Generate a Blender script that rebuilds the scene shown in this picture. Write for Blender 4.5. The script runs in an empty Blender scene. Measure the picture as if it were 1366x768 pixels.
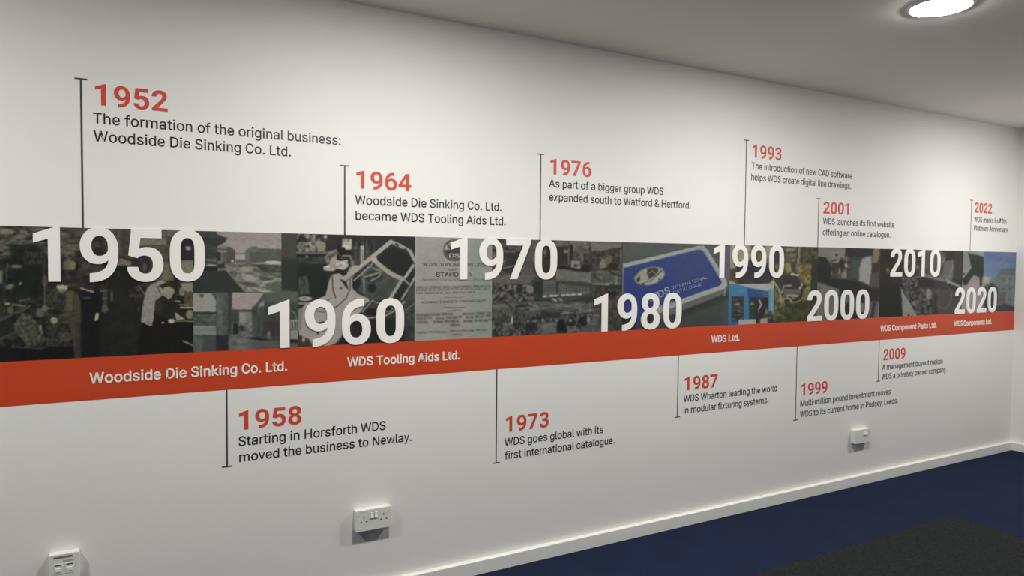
import bpy, math, random
import numpy as np
from mathutils import Matrix, Vector
from mathutils.geometry import tessellate_polygon

# ------------------------------------------------------------------ camera, world, light, exposure
scene = bpy.context.scene
COL = scene.collection
cam_data = bpy.data.cameras.new('camera')
cam = bpy.data.objects.new('camera', cam_data)
COL.objects.link(cam)
cam_data.sensor_width = 36.0
cam_data.lens = 953.126 / 1366 * 36.0
cam_data.clip_start = 0.02
R_ = Vector((0.86984013, -0.49326338, 0.00832982))
U_ = Vector((0.01106226, 0.03638258, 0.99927671))
F_ = Vector((0.49320967, 0.86911883, -0.03710364))
cam.matrix_world = Matrix(((R_.x, U_.x, -F_.x, 0.0), (R_.y, U_.y, -F_.y, -2.7),
                           (R_.z, U_.z, -F_.z, 1.344), (0, 0, 0, 1)))
scene.camera = cam

world = bpy.data.worlds.new('world')
scene.world = world
world.use_nodes = True
world.node_tree.nodes['Background'].inputs[0].default_value = (0.8, 0.85, 0.9, 1)
world.node_tree.nodes['Background'].inputs[1].default_value = 0.0     # closed room, no daylight

LAMP_STRENGTH = 60.0
LAMP_COLOR = (1.0, 0.985, 0.95)
LAMPS = ((-1.02, -1.07), (0.98, -1.07), (2.754, -1.112), (4.86, -1.07))
EXPOSURE = 2.38
scene.view_settings.view_transform = 'Standard'
scene.view_settings.look = 'None'
scene.view_settings.gamma = 1.0
scene.view_settings.use_curve_mapping = False
scene.view_settings.exposure = EXPOSURE

# ------------------------------------------------------------------ room dimensions (metres); the mural wall is the plane y = 0
XL, XR, YB, CEIL = -3.1, 5.72, -7.0, 2.322
BAND_TOP, BAND_MID, BAND_BOT = 1.441, 1.0195, 0.8795
BAND_X0, BAND_X1 = -0.62, XR - 0.001


# ------------------------------------------------------------------ helpers
def srgb(c):
    c = np.asarray(c, dtype=float) / 255.0
    return np.where(c <= 0.04045, c / 12.92, ((c + 0.055) / 1.055) ** 2.4)


def material(name, color, rough=0.5, bump=0.0, bump_scale=200.0, mottle=0.0, mottle_scale=3.0, metallic=0.0,
             attribute=None, spec=0.5):
    m = bpy.data.materials.new(name)
    m.use_nodes = True
    nt = m.node_tree
    b = nt.nodes['Principled BSDF']
    b.inputs['Roughness'].default_value = rough
    b.inputs['Metallic'].default_value = metallic
    b.inputs['Specular IOR Level'].default_value = spec
    tc = nt.nodes.new('ShaderNodeTexCoord')
    if attribute:
        src = nt.nodes.new('ShaderNodeAttribute')
        src.attribute_name = attribute
        src = src.outputs['Color']
    else:
        src = nt.nodes.new('ShaderNodeRGB')
        src.outputs[0].default_value = (*color, 1)
        src = src.outputs[0]
    if mottle:
        n = nt.nodes.new('ShaderNodeTexNoise')
        n.inputs['Scale'].default_value = mottle_scale
        n.inputs['Detail'].default_value = 4
        nt.links.new(tc.outputs['Object'], n.inputs['Vector'])
        mr = nt.nodes.new('ShaderNodeMapRange')
        mr.inputs['From Min'].default_value = 0.25
        mr.inputs['From Max'].default_value = 0.75
        mr.inputs['To Min'].default_value = 1 - mottle
        mr.inputs['To Max'].default_value = 1 + mottle
        nt.links.new(n.outputs['Fac'], mr.inputs['Value'])
        mul = nt.nodes.new('ShaderNodeVectorMath')
        mul.operation = 'SCALE'
        nt.links.new(src, mul.inputs[0])
        nt.links.new(mr.outputs[0], mul.inputs['Scale'])
        src = mul.outputs[0]
    nt.links.new(src, b.inputs['Base Color'])
    if bump:
        n2 = nt.nodes.new('ShaderNodeTexNoise')
        n2.inputs['Scale'].default_value = bump_scale
        n2.inputs['Detail'].default_value = 3
        nt.links.new(tc.outputs['Object'], n2.inputs['Vector'])
        bp = nt.nodes.new('ShaderNodeBump')
        bp.inputs['Strength'].default_value = bump
        bp.inputs['Distance'].default_value = 0.002
        nt.links.new(n2.outputs['Fac'], bp.inputs['Height'])
        nt.links.new(bp.outputs[0], b.inputs['Normal'])
    return m


M_WALL = material('wall_paint', (0.80, 0.79, 0.765), 0.62, bump=0.06, bump_scale=160, mottle=0.008, mottle_scale=2.0)
M_CEIL = material('ceiling_paint', (0.84, 0.82, 0.77), 0.85, bump=0.05, bump_scale=120)
M_SKIRT = material('satin_white_wood_paint', (0.84, 0.85, 0.81), 0.25, bump=0.03, bump_scale=60)
M_NAVY = material('navy_carpet', (0.0095, 0.0165, 0.042), 0.95, bump=0.9, bump_scale=420, mottle=0.12, mottle_scale=5, spec=0.1)
M_CHAR = material('charcoal_carpet', (0.0165, 0.0185, 0.0195), 0.95, bump=0.9, bump_scale=380, mottle=0.45, mottle_scale=70, spec=0.1)
M_RED = material('red_vinyl', (0.53, 0.052, 0.012), 0.5, mottle=0.01)
M_YEAR = material('red_lettering_vinyl', (0.62, 0.065, 0.038), 0.5, mottle=0.01)
M_BLACK = material('black_lettering_vinyl', (0.014, 0.014, 0.015), 0.5, mottle=0.01)
M_GREYLINE = material('dark_grey_line_vinyl', (0.05, 0.05, 0.05), 0.5, mottle=0.01)
M_WHITE = material('white_cut_letter_face', (0.86, 0.84, 0.81), 0.45, mottle=0.005)
M_PRINT = material('photo_print', (0, 0, 0), 0.55, attribute='print', mottle=0.05, mottle_scale=260, spec=0.2)
M_PLASTIC = material('white_moulded_plastic', (0.74, 0.76, 0.70), 0.35, mottle=0.01)
M_ROCKER = material('bright_white_plastic', (0.88, 0.89, 0.86), 0.3, mottle=0.01)
M_HOLE = material('dark_socket_hole', (0.02, 0.02, 0.02), 0.6, mottle=0.01)
M_LABEL = material('grey_label_window', (0.22, 0.24, 0.20), 0.3, mottle=0.02)
M_PINK = material('buff_outlet_insert', (0.50, 0.43, 0.36), 0.4, mottle=0.02)
M_TRIM = material('white_lamp_trim', (0.80, 0.80, 0.82), 0.35, mottle=0.01)
M_POSTER_INK = material('poster_ink', (0.062, 0.062, 0.056), 0.5, mottle=0.01)
M_POSTER_PALE = material('poster_pale_ink', (0.40, 0.39, 0.36), 0.5, mottle=0.01)
M_SILVER = material('printed_silver_lettering', (0.24, 0.27, 0.34), 0.5, mottle=0.01)
M_LAMP = bpy.data.materials.new('lamp_diffuser')
M_LAMP.use_nodes = True
_nt = M_LAMP.node_tree
_nt.nodes.clear()
_e = _nt.nodes.new('ShaderNodeEmission')
_e.inputs[0].default_value = (*LAMP_COLOR, 1)
_e.inputs[1].default_value = LAMP_STRENGTH
_o = _nt.nodes.new('ShaderNodeOutputMaterial')
_nt.links.new(_e.outputs[0], _o.inputs[0])


def tag(o, label=None, cat=None, group=None, kind=None):
    if label: o['label'] = label
    if cat: o['category'] = cat
    if group: o['group'] = group
    if kind: o['kind'] = kind
    return o


def link_mesh(name, verts, faces, mat, parent=None, loc=None):
    me = bpy.data.meshes.new(name)
    me.from_pydata([tuple(v) for v in verts], [], faces)
    me.update()
    if mat: me.materials.append(mat)
    o = bpy.data.objects.new(name, me)
    COL.objects.link(o)
    if parent: o.parent = parent
    if loc: o.location = loc
    return o


def empty(name, loc):
    o = bpy.data.objects.new(name, None)
    o.empty_display_size = 0.05
    COL.objects.link(o)
    o.location = loc
    return o


class MB:
    """collects simple solids into one mesh"""
    def __init__(self): self.v = []; self.f = []

    def box(self, x0, y0, z0, x1, y1, z1, bev=0.0):
        """box whose -y face is inset by bev (a chamfered front)"""
        n = len(self.v)
        if bev:
            ym = y0 + bev
            self.v += [(x0, y1, z0), (x1, y1, z0), (x1, y1, z1), (x0, y1, z1),
                       (x0, ym, z0), (x1, ym, z0), (x1, ym, z1), (x0, ym, z1),
                       (x0 + bev, y0, z0 + bev), (x1 - bev, y0, z0 + bev), (x1 - bev, y0, z1 - bev), (x0 + bev, y0, z1 - bev)]
            r = [(0, 1, 2, 3)]
            for a in (0, 4):
                for i in range(4):
                    j = (i + 1) % 4
                    r.append((a + i, a + 4 + i, a + 4 + j, a + j))
            r.append((8, 11, 10, 9))
            self.f += [tuple(n + i for i in q) for q in r]
        else:
            self.v += [(x0, y0, z0), (x1, y0, z0), (x1, y1, z0), (x0, y1, z0), (x0, y0, z1), (x1, y0, z1), (x1, y1, z1), (x0, y1, z1)]
            self.f += [tuple(n + i for i in q) for q in ((0, 3, 2, 1), (4, 5, 6, 7), (0, 1, 5, 4), (1, 2, 6, 5), (2, 3, 7, 6), (3, 0, 4, 7))]
        return self

    def prism(self, poly, y0, y1):
        """outline in x,z extruded along y"""
        n = len(self.v); k = len(poly)
        self.v += [(x, y0, z) for x, z in poly] + [(x, y1, z) for x, z in poly]
        self.f += [tuple(n + i for i in range(k)), tuple(n + k + i for i in reversed(range(k)))]
        self.f += [(n + i, n + k + i, n + k + (i + 1) % k, n + (i + 1) % k) for i in range(k)]
        return self

    def build(self, name, mat, parent=None, loc=None):
        o = link_mesh(name, self.v, self.f, mat, parent, loc)
        import bmesh
        bm = bmesh.new(); bm.from_mesh(o.data)
        bmesh.ops.recalc_face_normals(bm, faces=bm.faces)
        bm.to_mesh(o.data); bm.free()
        return o


# ------------------------------------------------------------------ room shell
def shell_box(name, x0, y0, z0, x1, y1, z1, mat):
    o = MB().box(x0, y0, z0, x1, y1, z1).build(name, mat)
    return tag(o, kind='structure')


T = 0.12
shell_box('wall_front', XL - T, 0, -T, XR + T, T, CEIL + T, M_WALL)
shell_box('wall_right', XR, YB - T, -T, XR + T, 0, CEIL + T, M_WALL)
shell_box('wall_left', XL - T, YB - T, -T, XL, 0, CEIL + T, M_WALL)
shell_box('wall_back', XL, YB - T, -T, XR, YB, CEIL + T, M_WALL)
shell_box('ceiling', XL, YB, CEIL, XR, 0, CEIL + T, M_CEIL)
shell_box('floor', XL, YB, -T, XR, 0, 0.008, M_NAVY)

# skirting boards: 15 mm thick, 70 mm high, pencil-rounded top edge
FLOOR_Z = 0.008
SK_T, SK_H, SK_R = 0.024, 0.0675, 0.004


def skirting(name, run0, run1, axis):
    """axis 'x': along the mural wall; 'y': along the right wall"""
    prof = [(0, FLOOR_Z), (-SK_T, FLOOR_Z), (-SK_T, SK_H - SK_R)]
    for k in range(1, 6):
        a = math.pi - k * math.pi / 2 / 5
        prof.append((-SK_T + SK_R + SK_R * math.cos(a), SK_H - SK_R + SK_R * math.sin(a)))
    prof.append((0, SK_H))
    v = []
    for r in (run0, run1):
        for d, z in prof:
            v.append((r, d, z) if axis == 'x' else (XR + d, r, z))
    k = len(prof)
    f = [tuple(range(k)), tuple(range(2 * k - 1, k - 1, -1))] + [(i, (i + 1) % k, k + (i + 1) % k, k + i) for i in range(k)]
    mb = MB(); mb.v = v; mb.f = f
    o = mb.build(name, M_SKIRT)
    for p in o.data.polygons: p.use_smooth = False
    return tag(o, kind='structure')


skirting('baseboard_front', XL, XR, 'x')
skirting('baseboard_right', YB, -SK_T, 'y')

# charcoal carpet let into the navy carpet, 0.6 m off the mural wall
f_ = MB().box(XL + 0.5, YB + 0.5, FLOOR_Z, 3.90, -0.59, FLOOR_Z + 0.0025).build('inlaid_carpet', M_CHAR)
tag(f_, 'speckled charcoal grey carpet rectangle set into the navy blue carpet floor', 'carpet')


# ------------------------------------------------------------------ recessed ceiling lamps
def downlight(x, y, label):
    t = empty('ceiling_downlight', (x, y, CEIL))
    tag(t, label, 'ceiling light', 'round ceiling downlights')
    n = 48
    v = []; f = []
    prof = [(0.0955, -0.0005), (0.099, -0.004), (0.104, -0.006), (0.112, -0.0045), (0.116, 0.0)]
    for i in range(n):
        a = 2 * math.pi * i / n
        for r, z in prof: v.append((r * math.cos(a), r * math.sin(a), z))
    k = len(prof)
    for i in range(n):
        for j in range(k - 1):
            a = i * k + j; b = ((i + 1) % n) * k + j
            f.append((a, b, b + 1, a + 1))
    link_mesh('trim_ring', v, f, M_TRIM, t)
    v = []; f = []
    dome = [(0.0955, -0.002), (0.0935, -0.0065), (0.086, -0.0095), (0.06, -0.011)]
    for i in range(n):
        a = 2 * math.pi * i / n
        for r, z in dome: v.append((r * math.cos(a), r * math.sin(a), z))
    k = len(dome)
    for i in range(n):
        for j in range(k - 1):
            a = i * k + j; b = ((i + 1) % n) * k + j
            f.append((a, a + 1, b + 1, b))
    f.append(tuple(i * k + k - 1 for i in range(n)))
    link_mesh('diffuser', v, f, M_LAMP, t)


col_txt = ('beyond the left edge', 'above the 1964 entry', 'above the 1993 entry', 'nearest the right wall')
for i, (lx, ly) in enumerate(LAMPS):
    downlight(lx, ly, 'lit round ceiling downlight at the top right, cut by the picture edge' if i == 2 else
              'round ceiling downlight %s' % col_txt[i])

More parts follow.
